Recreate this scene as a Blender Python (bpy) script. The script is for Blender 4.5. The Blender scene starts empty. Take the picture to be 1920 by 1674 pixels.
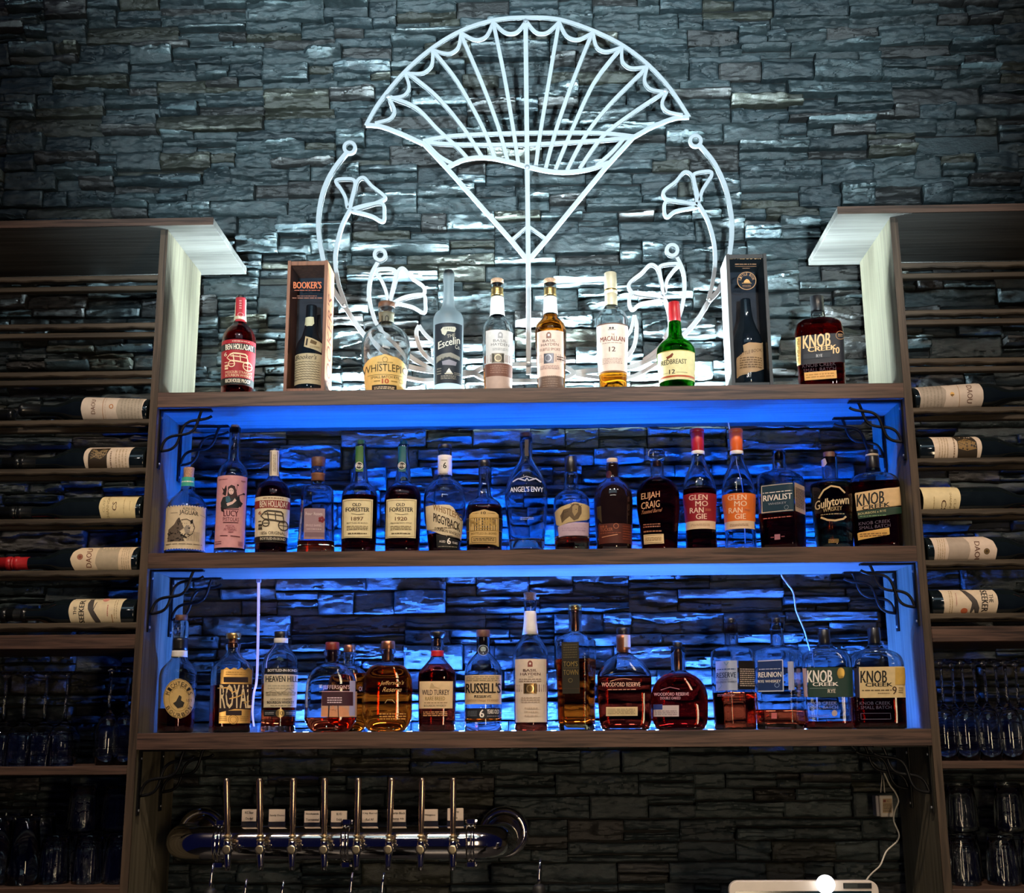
import bpy, math, random
import numpy as np
from mathutils import Matrix, Vector
random.seed(7)
RS = np.random.RandomState(11)
SC = bpy.context.scene
COL = SC.collection
PI = math.pi

# ------------------------------------------------------------------ camera
F, PITCH, YAW, ROLL, CX, CD = 2279.6, 0.22444, -0.02725, -0.00595, 0.03935, 2.89493
CAMP = np.array([CX, -CD, 1.55])
ZT, ZM, ZB = 2.35888, 1.95727, 1.53396           # tops of the three shelves
H = 0.92                                          # half width between the side panels
PD = 0.306                                        # depth of the side panels
SD = 0.232                                        # depth of the shelves
TH = 0.0373                                       # shelf thickness
ZU = 2.79359                                      # underside of the cabinet tops
_fw0 = np.array([math.sin(YAW), math.cos(YAW), 0.]); _r0 = np.array([math.cos(YAW), -math.sin(YAW), 0.]); _u0 = np.array([0, 0, 1.])
FWD = math.cos(PITCH) * _fw0 + math.sin(PITCH) * _u0
_up = -math.sin(PITCH) * _fw0 + math.cos(PITCH) * _u0
RGT = math.cos(ROLL) * _r0 + math.sin(ROLL) * _up
UPV = -math.sin(ROLL) * _r0 + math.cos(ROLL) * _up
cd = bpy.data.cameras.new('camera'); cam = bpy.data.objects.new('camera', cd); COL.objects.link(cam)
cd.sensor_fit = 'HORIZONTAL'; cd.sensor_width = 36; cd.lens = F / 1920 * 36; cd.clip_start = 0.05
cam.matrix_world = Matrix(((RGT[0], UPV[0], -FWD[0], CAMP[0]), (RGT[1], UPV[1], -FWD[1], CAMP[1]), (RGT[2], UPV[2], -FWD[2], CAMP[2]), (0, 0, 0, 1)))
SC.camera = cam

def proj(P):
    v = np.asarray(P, float) - CAMP
    d = v @ FWD
    return 960 + F * (v @ RGT) / d, 837 - F * (v @ UPV) / d, d

def unp(px, py, Y):
    """the point of the plane y = Y seen at photo position px, py"""
    d = FWD + RGT * ((px - 960) / F) + UPV * ((837 - py) / F)
    t = (Y - CAMP[1]) / d[1]
    return CAMP + d * t

def wx(px, py, Y): return float(unp(px, py, Y)[0])
def wz(px, py, Y): return float(unp(px, py, Y)[2])

# ------------------------------------------------------------------ materials
MATS = {}
def newmat(name):
    m = bpy.data.materials.new(name); m.use_nodes = True
    nt = m.node_tree; b = nt.nodes['Principled BSDF']
    return m, nt, b

def pm(name, col, rough=.5, metal=0., spec=.5, vary=.0, scale=60., bump=0., emit=None, es=0., coat=0.):
    k = ('pm', name)
    if k in MATS: return MATS[k]
    m, nt, b = newmat(name)
    b.inputs['Roughness'].default_value = rough; b.inputs['Metallic'].default_value = metal
    b.inputs['Specular IOR Level'].default_value = spec; b.inputs['Coat Weight'].default_value = coat
    if emit is not None:
        b.inputs['Emission Color'].default_value = (*emit, 1); b.inputs['Emission Strength'].default_value = es
    b.inputs['Base Color'].default_value = (*col, 1)
    if vary or bump:
        tc = nt.nodes.new('ShaderNodeTexCoord'); no = nt.nodes.new('ShaderNodeTexNoise')
        no.inputs['Scale'].default_value = scale; no.inputs['Detail'].default_value = 4
        nt.links.new(tc.outputs['Object'], no.inputs['Vector'])
        if vary:
            r = nt.nodes.new('ShaderNodeValToRGB')
            r.color_ramp.elements[0].position = .3; r.color_ramp.elements[1].position = .7
            r.color_ramp.elements[0].color = (*[c * (1 - vary) for c in col], 1)
            r.color_ramp.elements[1].color = (*[min(1, c * (1 + vary)) for c in col], 1)
            nt.links.new(no.outputs['Fac'], r.inputs['Fac']); nt.links.new(r.outputs['Color'], b.inputs['Base Color'])
        if bump:
            bp = nt.nodes.new('ShaderNodeBump'); bp.inputs['Strength'].default_value = bump; bp.inputs['Distance'].default_value = .002
            nt.links.new(no.outputs['Fac'], bp.inputs['Height']); nt.links.new(bp.outputs['Normal'], b.inputs['Normal'])
    MATS[k] = m
    return m

def hexc(h):
    v = [int(h[i:i + 2], 16) / 255 for i in (0, 2, 4)]
    return tuple(((c + .055) / 1.055) ** 2.4 if c > .04045 else c / 12.92 for c in v)

def ink(h):
    """paper or ink colour on a label"""
    metal = 0.
    if h.startswith('g:'): metal = .75; hh = h[2:]
    else: hh = h
    return pm('print_' + h.replace(':', '_'), hexc(hh), .3 if metal else .55, metal, .4, vary=.06, scale=90)

def wood(name, axis, c1, c2, c3, rough=.55, sc=1.0):
    k = ('wood', name)
    if k in MATS: return MATS[k]
    m, nt, b = newmat(name)
    N = nt.nodes; L = nt.links
    tc = N.new('ShaderNodeTexCoord'); mp = N.new('ShaderNodeMapping')
    s = [70 * sc, 70 * sc, 70 * sc]; s['xyz'.index(axis)] = 3.0 * sc
    mp.inputs['Scale'].default_value = s
    L.new(tc.outputs['Object'], mp.inputs['Vector'])
    n1 = N.new('ShaderNodeTexNoise'); n1.inputs['Scale'].default_value = 1.5; n1.inputs['Detail'].default_value = 5; n1.inputs['Roughness'].default_value = .6
    n1.inputs['Distortion'].default_value = .5
    L.new(mp.outputs['Vector'], n1.inputs['Vector'])
    mp2 = N.new('ShaderNodeMapping'); s2 = [14 * sc] * 3; s2['xyz'.index(axis)] = 1.2 * sc; mp2.inputs['Scale'].default_value = s2
    L.new(tc.outputs['Object'], mp2.inputs['Vector'])
    n2 = N.new('ShaderNodeTexNoise'); n2.inputs['Scale'].default_value = 1.3; n2.inputs['Detail'].default_value = 3
    L.new(mp2.outputs['Vector'], n2.inputs['Vector'])
    r = N.new('ShaderNodeValToRGB'); e = r.color_ramp.elements
    e[0].position = .36; e[0].color = (*c1, 1); e[1].position = .62; e[1].color = (*c2, 1)
    L.new(n1.outputs['Fac'], r.inputs['Fac'])
    mx = N.new('ShaderNodeMix'); mx.data_type = 'RGBA'
    r2 = N.new('ShaderNodeValToRGB'); r2.color_ramp.elements[0].position = .4; r2.color_ramp.elements[1].position = .65
    L.new(n2.outputs['Fac'], r2.inputs['Fac']); L.new(r2.outputs['Color'], mx.inputs['Factor'])
    L.new(r.outputs['Color'], mx.inputs['A']); mx.inputs['B'].default_value = (*c3, 1)
    mx.inputs['Factor'].default_value = .5
    mm = N.new('ShaderNodeMath'); mm.operation = 'MULTIPLY'; mm.inputs[1].default_value = .45
    L.new(r2.outputs['Color'], mm.inputs[0]); L.new(mm.outputs[0], mx.inputs['Factor'])
    L.new(mx.outputs['Result'], b.inputs['Base Color'])
    bp = N.new('ShaderNodeBump'); bp.inputs['Strength'].default_value = .6; bp.inputs['Distance'].default_value = .0015
    L.new(n1.outputs['Fac'], bp.inputs['Height']); L.new(bp.outputs['Normal'], b.inputs['Normal'])
    b.inputs['Roughness'].default_value = rough
    MATS[k] = m
    return m

WX = wood('stained_wood_along', 'x', (.018, .008, .006), (.125, .066, .046), (.085, .050, .028))
WZ = wood('stained_wood_upright', 'z', (.026, .016, .010), (.098, .064, .040), (.066, .046, .028))
WPANEL = wood('lit_panel_wood', 'z', (.10, .085, .055), (.20, .175, .12), (.26, .22, .15), .5, .6)  # same wood made paler, the strip light put into its colour
WUNDER = wood('lit_board_wood', 'x', (.12, .11, .10), (.21, .20, .18), (.26, .24, .215), .5, .6)  # shelf and top boards, lightened in colour to show the strip light
WRACK = wood('rack_slat_wood', 'x', (.022, .016, .010), (.095, .070, .044), (.06, .046, .028))

def glass(name, col=(1, 1, 1), ior=1.5, rough=0.):
    k = ('gl', name)
    if k in MATS: return MATS[k]
    m = bpy.data.materials.new(name); m.use_nodes = True; nt = m.node_tree
    nt.nodes.remove(nt.nodes['Principled BSDF'])
    g = nt.nodes.new('ShaderNodeBsdfGlass'); g.inputs['Color'].default_value = (*col, 1); g.inputs['IOR'].default_value = ior
    g.inputs['Roughness'].default_value = rough
    tc = nt.nodes.new('ShaderNodeTexCoord'); no = nt.nodes.new('ShaderNodeTexNoise'); no.inputs['Scale'].default_value = 18
    bp = nt.nodes.new('ShaderNodeBump'); bp.inputs['Strength'].default_value = .12; bp.inputs['Distance'].default_value = .004
    nt.links.new(tc.outputs['Object'], no.inputs['Vector']); nt.links.new(no.outputs['Fac'], bp.inputs['Height'])
    nt.links.new(bp.outputs['Normal'], g.inputs['Normal'])
    nt.links.new(g.outputs['BSDF'], nt.nodes['Material Output'].inputs['Surface'])
    MATS[k] = m
    return m

def thin_glass(name, tint=(.95, .97, 1.), ior=1.45):
    k = ('tg', name)
    if k in MATS: return MATS[k]
    m = bpy.data.materials.new(name); m.use_nodes = True; nt = m.node_tree
    nt.nodes.remove(nt.nodes['Principled BSDF'])
    t = nt.nodes.new('ShaderNodeBsdfTransparent'); t.inputs['Color'].default_value = (*tint, 1)
    g = nt.nodes.new('ShaderNodeBsdfGlossy'); g.inputs['Roughness'].default_value = .03
    fr = nt.nodes.new('ShaderNodeFresnel'); fr.inputs['IOR'].default_value = ior
    tc = nt.nodes.new('ShaderNodeTexCoord'); no = nt.nodes.new('ShaderNodeTexNoise'); no.inputs['Scale'].default_value = 25
    bp = nt.nodes.new('ShaderNodeBump'); bp.inputs['Strength'].default_value = .15; bp.inputs['Distance'].default_value = .004
    nt.links.new(tc.outputs['Object'], no.inputs['Vector']); nt.links.new(no.outputs['Fac'], bp.inputs['Height'])
    nt.links.new(bp.outputs['Normal'], g.inputs['Normal']); nt.links.new(bp.outputs['Normal'], fr.inputs['Normal'])
    mx = nt.nodes.new('ShaderNodeMixShader')
    nt.links.new(fr.outputs[0], mx.inputs[0]); nt.links.new(t.outputs[0], mx.inputs[1]); nt.links.new(g.outputs[0], mx.inputs[2])
    nt.links.new(mx.outputs[0], nt.nodes['Material Output'].inputs['Surface'])
    MATS[k] = m
    return m

# ------------------------------------------------------------------ mesh helpers
class MB:
    """collects vertices and faces (with material slots) into one mesh"""
    def __init__(s): s.v = []; s.f = []; s.m = []; s.mats = []; s.sm = []
    def slot(s, mat):
        if mat not in s.mats: s.mats.append(mat)
        return s.mats.index(mat)
    def add(s, v, f, mat, smooth=False):
        o = len(s.v); s.v.extend([tuple(map(float, p)) for p in v]); k = s.slot(mat)
        for q in f: s.f.append(tuple(i + o for i in q)); s.m.append(k); s.sm.append(smooth)
        return s
    def box(s, x0, x1, y0, y1, z0, z1, mat, bev=0.):
        if x0 > x1: x0, x1 = x1, x0
        if z0 > z1: z0, z1 = z1, z0
        b = bev
        if not b:
            v = [(x, y, z) for x in (x0, x1) for y in (y0, y1) for z in (z0, z1)]
            f = [(0, 1, 3, 2), (4, 6, 7, 5), (0, 4, 5, 1), (2, 3, 7, 6), (0, 2, 6, 4), (1, 5, 7, 3)]
            return s.add(v, f, mat)
        # chamfered box
        v = []; idx = {}
        for ix, x in enumerate((x0, x1)):
            for iy, y in enumerate((y0, y1)):
                for iz, z in enumerate((z0, z1)):
                    sx = b if ix == 0 else -b; sy = b if iy == 0 else -b; sz = b if iz == 0 else -b
                    idx[ix, iy, iz] = len(v)
                    v += [(x, y + sy, z + sz), (x + sx, y, z + sz), (x + sx, y + sy, z)]
        I = lambda a, b_, c, k: idx[a, b_, c] + k
        f = [(I(0,0,0,0), I(0,0,1,0), I(0,1,1,0), I(0,1,0,0)), (I(1,0,0,0), I(1,1,0,0), I(1,1,1,0), I(1,0,1,0)),
             (I(0,0,0,1), I(1,0,0,1), I(1,0,1,1), I(0,0,1,1)), (I(0,1,0,1), I(0,1,1,1), I(1,1,1,1), I(1,1,0,1)),
             (I(0,0,0,2), I(0,1,0,2), I(1,1,0,2), I(1,0,0,2)), (I(0,0,1,2), I(1,0,1,2), I(1,1,1,2), I(0,1,1,2))]
        for a in (0, 1):
            for c in (0, 1):
                f.append((I(a,c,0,0), I(a,c,1,0), I(a,c,1,1), I(a,c,0,1)))
                f.append((I(a,0,c,0), I(a,1,c,0), I(a,1,c,2), I(a,0,c,2)))
                f.append((I(0,a,c,1), I(1,a,c,1), I(1,a,c,2), I(0,a,c,2)))
                for d in (0, 1): f.append((I(a,c,d,0), I(a,c,d,1), I(a,c,d,2)))
        return s.add(v, f, mat)
    def rings(s, R, mat, cap0=True, cap1=True, smooth=True):
        n = len(R[0]); v = [p for r in R for p in r]; f = []
        for i in range(len(R) - 1):
            for j in range(n):
                k = (j + 1) % n
                f.append((i * n + j, i * n + k, (i + 1) * n + k, (i + 1) * n + j))
        if cap0: f.append(tuple(range(n - 1, -1, -1)))
        if cap1: f.append(tuple((len(R) - 1) * n + j for j in range(n)))
        return s.add(v, f, mat, smooth)
    def lathe(s, prof, mat, cx=0., cy=0., n=32, cap0=True, cap1=True, axis='z', smooth=True):
        R = []
        for r, z in prof:
            ring = []
            for j in range(n):
                a = 2 * PI * j / n; c, q = r * math.cos(a), r * math.sin(a)
                if axis == 'z': ring.append((cx + c, cy + q, z))
                elif axis == 'x': ring.append((z, cx + c, cy + q))
                else: ring.append((cx + q, z, cy + c))
            R.append(ring)
        return s.rings(R, mat, cap0, cap1, smooth)
    def tube(s, pts, r, mat, n=10, rs=None):
        P = [Vector(p) for p in pts]; R = []; up = None
        for i, p in enumerate(P):
            t = (P[min(i + 1, len(P) - 1)] - P[max(i - 1, 0)]).normalized()
            if up is None:
                up = Vector((0, 1, 0)) if abs(t.y) < .9 else Vector((0, 0, 1))
            up = (up - t * up.dot(t)).normalized(); w = t.cross(up)
            rr = rs[i] if rs else r
            R.append([tuple(p + (up * math.cos(2 * PI * j / n) + w * math.sin(2 * PI * j / n)) * rr) for j in range(n)])
        return s.rings(R, mat)
    def build(s, name, parent=None, loc=None):
        me = bpy.data.meshes.new(name); me.from_pydata(s.v, [], s.f)
        for m in s.mats: me.materials.append(m)
        me.polygons.foreach_set('material_index', s.m); me.polygons.foreach_set('use_smooth', s.sm)
        me.update()
        o = bpy.data.objects.new(name, me); COL.objects.link(o)
        if parent is not None: o.parent = parent
        if loc is not None: o.location = loc
        return o

def tag(o, label=None, cat=None, group=None, kind=None):
    if label: o['label'] = label
    if cat: o['category'] = cat
    if group: o['group'] = group
    if kind: o['kind'] = kind
    return o
def empty(name, loc=(0, 0, 0), rz=0., label=None, cat=None, group=None):
    o = bpy.data.objects.new(name, None); COL.objects.link(o); o.location = loc; o.rotation_euler = (0, 0, rz)
    o.empty_display_size = .02
    return tag(o, label, cat, group)
def copy_tree(o, parent=None):
    c = o.copy(); COL.objects.link(c); c.parent = parent
    for ch in [x for x in bpy.data.objects if x.parent == o]: copy_tree(ch, c)
    return c
def catmull(P, k=6, closed=False):
    P = [np.array(p, float) for p in P]; out = []
    n = len(P); rng = range(n if closed else n - 1)
    for i in rng:
        if closed: a, b, c, d = P[(i - 1) % n], P[i], P[(i + 1) % n], P[(i + 2) % n]
        else: a, b, c, d = P[max(i - 1, 0)], P[i], P[i + 1], P[min(i + 2, n - 1)]
        for j in range(k):
            t = j / k
            out.append(.5 * ((2 * b) + (-a + c) * t + (2 * a - 5 * b + 4 * c - d) * t * t + (-a + 3 * b - 3 * c + d) * t ** 3))
    if not closed: out.append(P[-1])
    return out

# ------------------------------------------------------------------ stone wall
def h2(ix, iy, sd):
    n = (ix.astype(np.int64) * 374761393 + iy.astype(np.int64) * 668265263 + sd * 2147483647) & 0xffffffff
    n = ((n ^ (n >> 13)) * 1274126177) & 0xffffffff
    return ((n ^ (n >> 16)) & 0xffff) / 65535.0
def vn(x, y, sd=0):
    ix = np.floor(x); iy = np.floor(y); fx = x - ix; fy = y - iy
    fx = fx * fx * (3 - 2 * fx); fy = fy * fy * (3 - 2 * fy)
    a = h2(ix, iy, sd); b = h2(ix + 1, iy, sd); c = h2(ix, iy + 1, sd); d = h2(ix + 1, iy + 1, sd)
    return (a * (1 - fx) + b * fx) * (1 - fy) + (c * (1 - fx) + d * fx) * fy
def fbm(x, y, sd=0, o=4):
    s = 0; a = .5
    for i in range(o): s = s + a * (vn(x, y, sd + i * 17) - .5); x = x * 2.03 + 5.3; y = y * 2.03 + 1.7; a *= .5
    return s

def stone_material():
    m, nt, b = newmat('ledger_stone'); N = nt.nodes; L = nt.links
    at = N.new('ShaderNodeAttribute'); at.attribute_name = 'stone'
    tc = N.new('ShaderNodeTexCoord'); mp = N.new('ShaderNodeMapping'); mp.inputs['Scale'].default_value = (28, 28, 60)
    L.new(tc.outputs['Object'], mp.inputs['Vector'])
    n1 = N.new('ShaderNodeTexNoise'); n1.inputs['Scale'].default_value = 1.; n1.inputs['Detail'].default_value = 7; n1.inputs['Roughness'].default_value = .65
    n1.inputs['Distortion'].default_value = .8
    L.new(mp.outputs['Vector'], n1.inputs['Vector'])
    r = N.new('ShaderNodeValToRGB'); r.color_ramp.elements[0].position = .3; r.color_ramp.elements[1].position = .72
    r.color_ramp.elements[0].color = (.50, .50, .50, 1); r.color_ramp.elements[1].color = (1.45, 1.45, 1.45, 1)
    L.new(n1.outputs['Fac'], r.inputs['Fac'])
    mx = N.new('ShaderNodeMix'); mx.data_type = 'RGBA'; mx.blend_type = 'MULTIPLY'; mx.inputs['Factor'].default_value = 1
    L.new(at.outputs['Color'], mx.inputs['A']); L.new(r.outputs['Color'], mx.inputs['B'])
    L.new(mx.outputs['Result'], b.inputs['Base Color'])
    n2 = N.new('ShaderNodeTexNoise'); n2.inputs['Scale'].default_value = 3.2; n2.inputs['Detail'].default_value = 8; n2.inputs['Roughness'].default_value = .7
    L.new(mp.outputs['Vector'], n2.inputs['Vector'])
    bp = N.new('ShaderNodeBump'); bp.inputs['Strength'].default_value = .7; bp.inputs['Distance'].default_value = .004
    L.new(n2.outputs['Fac'], bp.inputs['Height']); L.new(bp.outputs['Normal'], b.inputs['Normal'])
    b.inputs['Roughness'].default_value = .40; b.inputs['Specular IOR Level'].default_value = 1.0
    return m

def stone_wall():
    X0, X1, Z0, Z1, YB = -1.95, 1.95, .8, 3.95, .372
    rects = []
    def split(x0, x1, z0, z1, lvl):
        w, h = x1 - x0, z1 - z0
        if h > .068 and (random.random() < .9 or h > .095):
            c = z0 + h * random.uniform(.3, .7); split(x0, x1, z0, c, lvl + 1); split(x0, x1, c, z1, lvl + 1); return
        if w > .32 or (w > .17 and random.random() < .45):
            c = x0 + w * random.uniform(.3, .7); split(x0, c, z0, z1, lvl + 1); split(c, x1, z0, z1, lvl + 1); return
        if h > .036 and random.random() < .38 and w > .05:
            c = z0 + h * random.uniform(.35, .65); split(x0, x1, z0, c, lvl + 1); split(x0, x1, c, z1, lvl + 1); return
        rects.append((x0, x1, z0, z1))
    z = Z0
    while z < Z1:
        hh = random.uniform(.10, .17); x = X0 - random.uniform(0, .3)
        while x < X1:
            ww = random.uniform(.3, .6); split(x, x + ww, z, z + hh, 0); x += ww
        z += hh
    VV = []; FF = []; CC = []; off = 0
    for (x0, x1, z0, z1) in rects:
        w, h = x1 - x0, z1 - z0
        g = .0009
        x0 += g; x1 -= g; z0 += g; z1 -= g
        nu = max(4, int(w / .0048)); nv = max(5, int(h / .0034))
        u = np.linspace(0, 1, nu + 1); v = np.linspace(0, 1, nv + 1)
        # keep rows close to the edges for a crisp arris
        u = np.concatenate([[0], u[1:-1], [1]]); U, V = np.meshgrid(u, v)
        X = x0 + U * (x1 - x0); Z = z0 + V * (z1 - z0)
        sd = RS.randint(0, 9999)
        ox, oz = RS.rand() * 50, RS.rand() * 50
        b = .004 + .034 * RS.rand() ** 1.2
        d = np.full_like(X, b)
        # strata: stepped ledges with ragged edges
        for k in range(RS.choice([0, 1, 2, 3, 4]) if h > .016 else 0):
            c = RS.uniform(.15, .85); e = c + .9 * fbm(X * 9 + ox, Z * 5 + oz, sd + k, 5) + .5 * (RS.rand() - .5) * (U - .5)
            st = RS.uniform(.003, .013) * (1 if RS.rand() < .62 else -1) * (1 if RS.rand() < .5 else np.clip((U - RS.uniform(.1, .8)) * w / .02, 0, 1))
            d = d + st * np.clip((V - e) * h / .0022, 0, 1)
        bl = RS.uniform(.001, .007) * min(1., h / .03)
        d += bl * (1 - np.abs(2 * V - 1 - RS.uniform(-.3, .3)) ** 2.2) * (.6 + .8 * vn(X * 9 + ox, Z * 3, sd + 3))
        d += (V - .5) * RS.uniform(-.006, .012) + (U - .5) * RS.uniform(-.007, .007)
        # broken facets
        fa = fbm(X * 11 + ox, Z * 26 + oz, sd + 40, 2)
        d += .018 * np.abs(fa) * (1 if RS.rand() < .6 else -1)
        d += .015 * fbm(X * 26 + ox, Z * 70 + oz, sd + 60, 5)
        cr = np.abs(fbm(X * 13 + ox + Z * 20 * RS.uniform(-1, 1), Z * 20 + oz, sd + 90, 3)); d -= .006 * np.clip(1 - cr / .012, 0, 1) * (RS.rand() < .5)
        rdg = 1 - np.abs(2 * (vn(X * 22 + ox * 2 + Z * 30 * RS.uniform(-1, 1), Z * 18, sd + 5)) - 1)
        d += .004 * rdg ** 3 * RS.uniform(-1, 1)
        # worn edges
        eu = np.minimum(U, 1 - U) * w; ev = np.minimum(V, 1 - V) * h
        d -= .0035 * np.clip(1 - eu / .005, 0, 1) ** 2 + .0030 * np.clip(1 - ev / .0035, 0, 1) ** 2
        # ragged outline
        rag = .0032 * np.clip(.45 + 2.2 * fbm(X * 22 + ox, Z * 0 + oz, sd + 80, 4), 0, 1.3) * min(1., h / .025)
        Z = Z + rag * np.where(V > .5, (V - .5) * 2, (.5 - V) * 2) * np.where(V > .5, -1, 1) - .0
        d = np.clip(d, .002, .060)
        Yf = YB - d
        n0, n1 = X.shape
        P = np.stack([X, Yf, Z], -1).reshape(-1, 3)
        # skirt
        bi = np.concatenate([np.arange(n1), (np.arange(1, n0) * n1 + n1 - 1), (n0 - 1) * n1 + np.arange(n1 - 2, -1, -1), np.arange(n0 - 2, 0, -1) * n1])
        S = P[bi].copy(); S[:, 1] = YB + .004
        i = np.arange((n0 - 1) * (n1 - 1)); r_ = i // (n1 - 1); c_ = i % (n1 - 1); a = r_ * n1 + c_
        Q = np.stack([a, a + 1, a + n1 + 1, a + n1], -1)
        m = len(bi); j = np.arange(m); k = (j + 1) % m
        Q2 = np.stack([bi[k], bi[j], len(P) + j, len(P) + k], -1)
        VV.append(P); VV.append(S); FF.append(np.concatenate([Q, Q2]) + off)
        off += len(P) + m
        t = RS.rand(); lum = RS.uniform(.75, 1.25)
        base = np.array([.058, .082, .087])
        if t < .10: base = np.array([.064, .066, .050])
        elif t < .24: base = np.array([.057, .056, .054])
        elif t < .5: base = np.array([.042, .062, .069])
        CC.append(np.tile(np.append(base * lum, 1), (len(P) + m, 1)))
    V = np.concatenate(VV); Fc = np.concatenate(FF).astype(np.int32); C = np.concatenate(CC)
    me = bpy.data.meshes.new('wall_back')
    me.vertices.add(len(V)); me.vertices.foreach_set('co', V.astype(np.float32).ravel())
    me.loops.add(Fc.size); me.loops.foreach_set('vertex_index', Fc.ravel())
    me.polygons.add(len(Fc)); me.polygons.foreach_set('loop_start', np.arange(0, Fc.size, 4, dtype=np.int32))
    me.update(calc_edges=True)
    ca = me.color_attributes.new('stone', 'FLOAT_COLOR', 'POINT'); ca.data.foreach_set('color', C.astype(np.float32).ravel())
    sm = np.ones(len(Fc), bool); me.polygons.foreach_set('use_smooth', sm)
    try: me.set_sharp_from_angle(angle=math.radians(32))
    except Exception: pass
    me.materials.append(stone_material())
    o = bpy.data.objects.new('wall_back', me); COL.objects.link(o); o['kind'] = 'structure'
    # backing so no light leaks between stones
    b = MB(); b.box(X0, X1, YB + .0, YB + .06, 0, Z1, pm('wall_mortar', (.02, .02, .02), .9, vary=.2)); bo = b.build('wall_backing'); bo['kind'] = 'structure'; bo.parent = o
    print('stones', len(rects), 'verts', len(V))
stone_wall()
# ------------------------------------------------------------------ text
_tc = {}; _tw = {}
def glyphs(s, bold=0., res=2):
    k = s
    if k in _tc: return _tc[k]
    cu = bpy.data.curves.new('t', 'FONT'); cu.body = s; cu.resolution_u = res;  cu.size = 1
    cu.fill_mode = 'FRONT'
    o = bpy.data.objects.new('t', cu); COL.objects.link(o)
    dg = bpy.context.evaluated_depsgraph_get(); me = o.evaluated_get(dg).to_mesh()
    n = len(me.vertices); co = np.zeros(n * 3); me.vertices.foreach_get('co', co); co = co.reshape(-1, 3)[:, :2]
    f = [tuple(p.vertices) for p in me.polygons]
    o.evaluated_get(dg).to_mesh_clear(); bpy.data.objects.remove(o); bpy.data.curves.remove(cu)
    if n:
        lo = co.min(0); hi = co.max(0); wd = float(hi[0] - lo[0]); co = (co - lo) / np.maximum(hi - lo, 1e-6)
    else: wd = 1.
    _tc[k] = (co, f); _tw[s] = wd
    return _tc[k]

def refine(XY, F, L=3.2):
    """split long edges so that printed shapes follow a curved surface"""
    P = [tuple(p) for p in XY]; T_ = []
    for f in F:
        for i in range(1, len(f) - 1): T_.append((f[0], f[i], f[i + 1]))
    mid = {}; out = []; st = T_
    while st:
        a, b, c = st.pop()
        dd = [((P[p][0] - P[q][0]) ** 2 + .25 * (P[p][1] - P[q][1]) ** 2, p, q, r) for p, q, r in ((a, b, c), (b, c, a), (c, a, b))]
        m = max(dd)
        if m[0] <= L * L: out.append((a, b, c)); continue
        _, p, q, r = m; k = (min(p, q), max(p, q))
        if k not in mid: mid[k] = len(P); P.append(((P[p][0] + P[q][0]) / 2, (P[p][1] + P[q][1]) / 2))
        o = mid[k]; st.append((p, o, r)); st.append((o, q, r))
    return np.array(P), out

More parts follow.
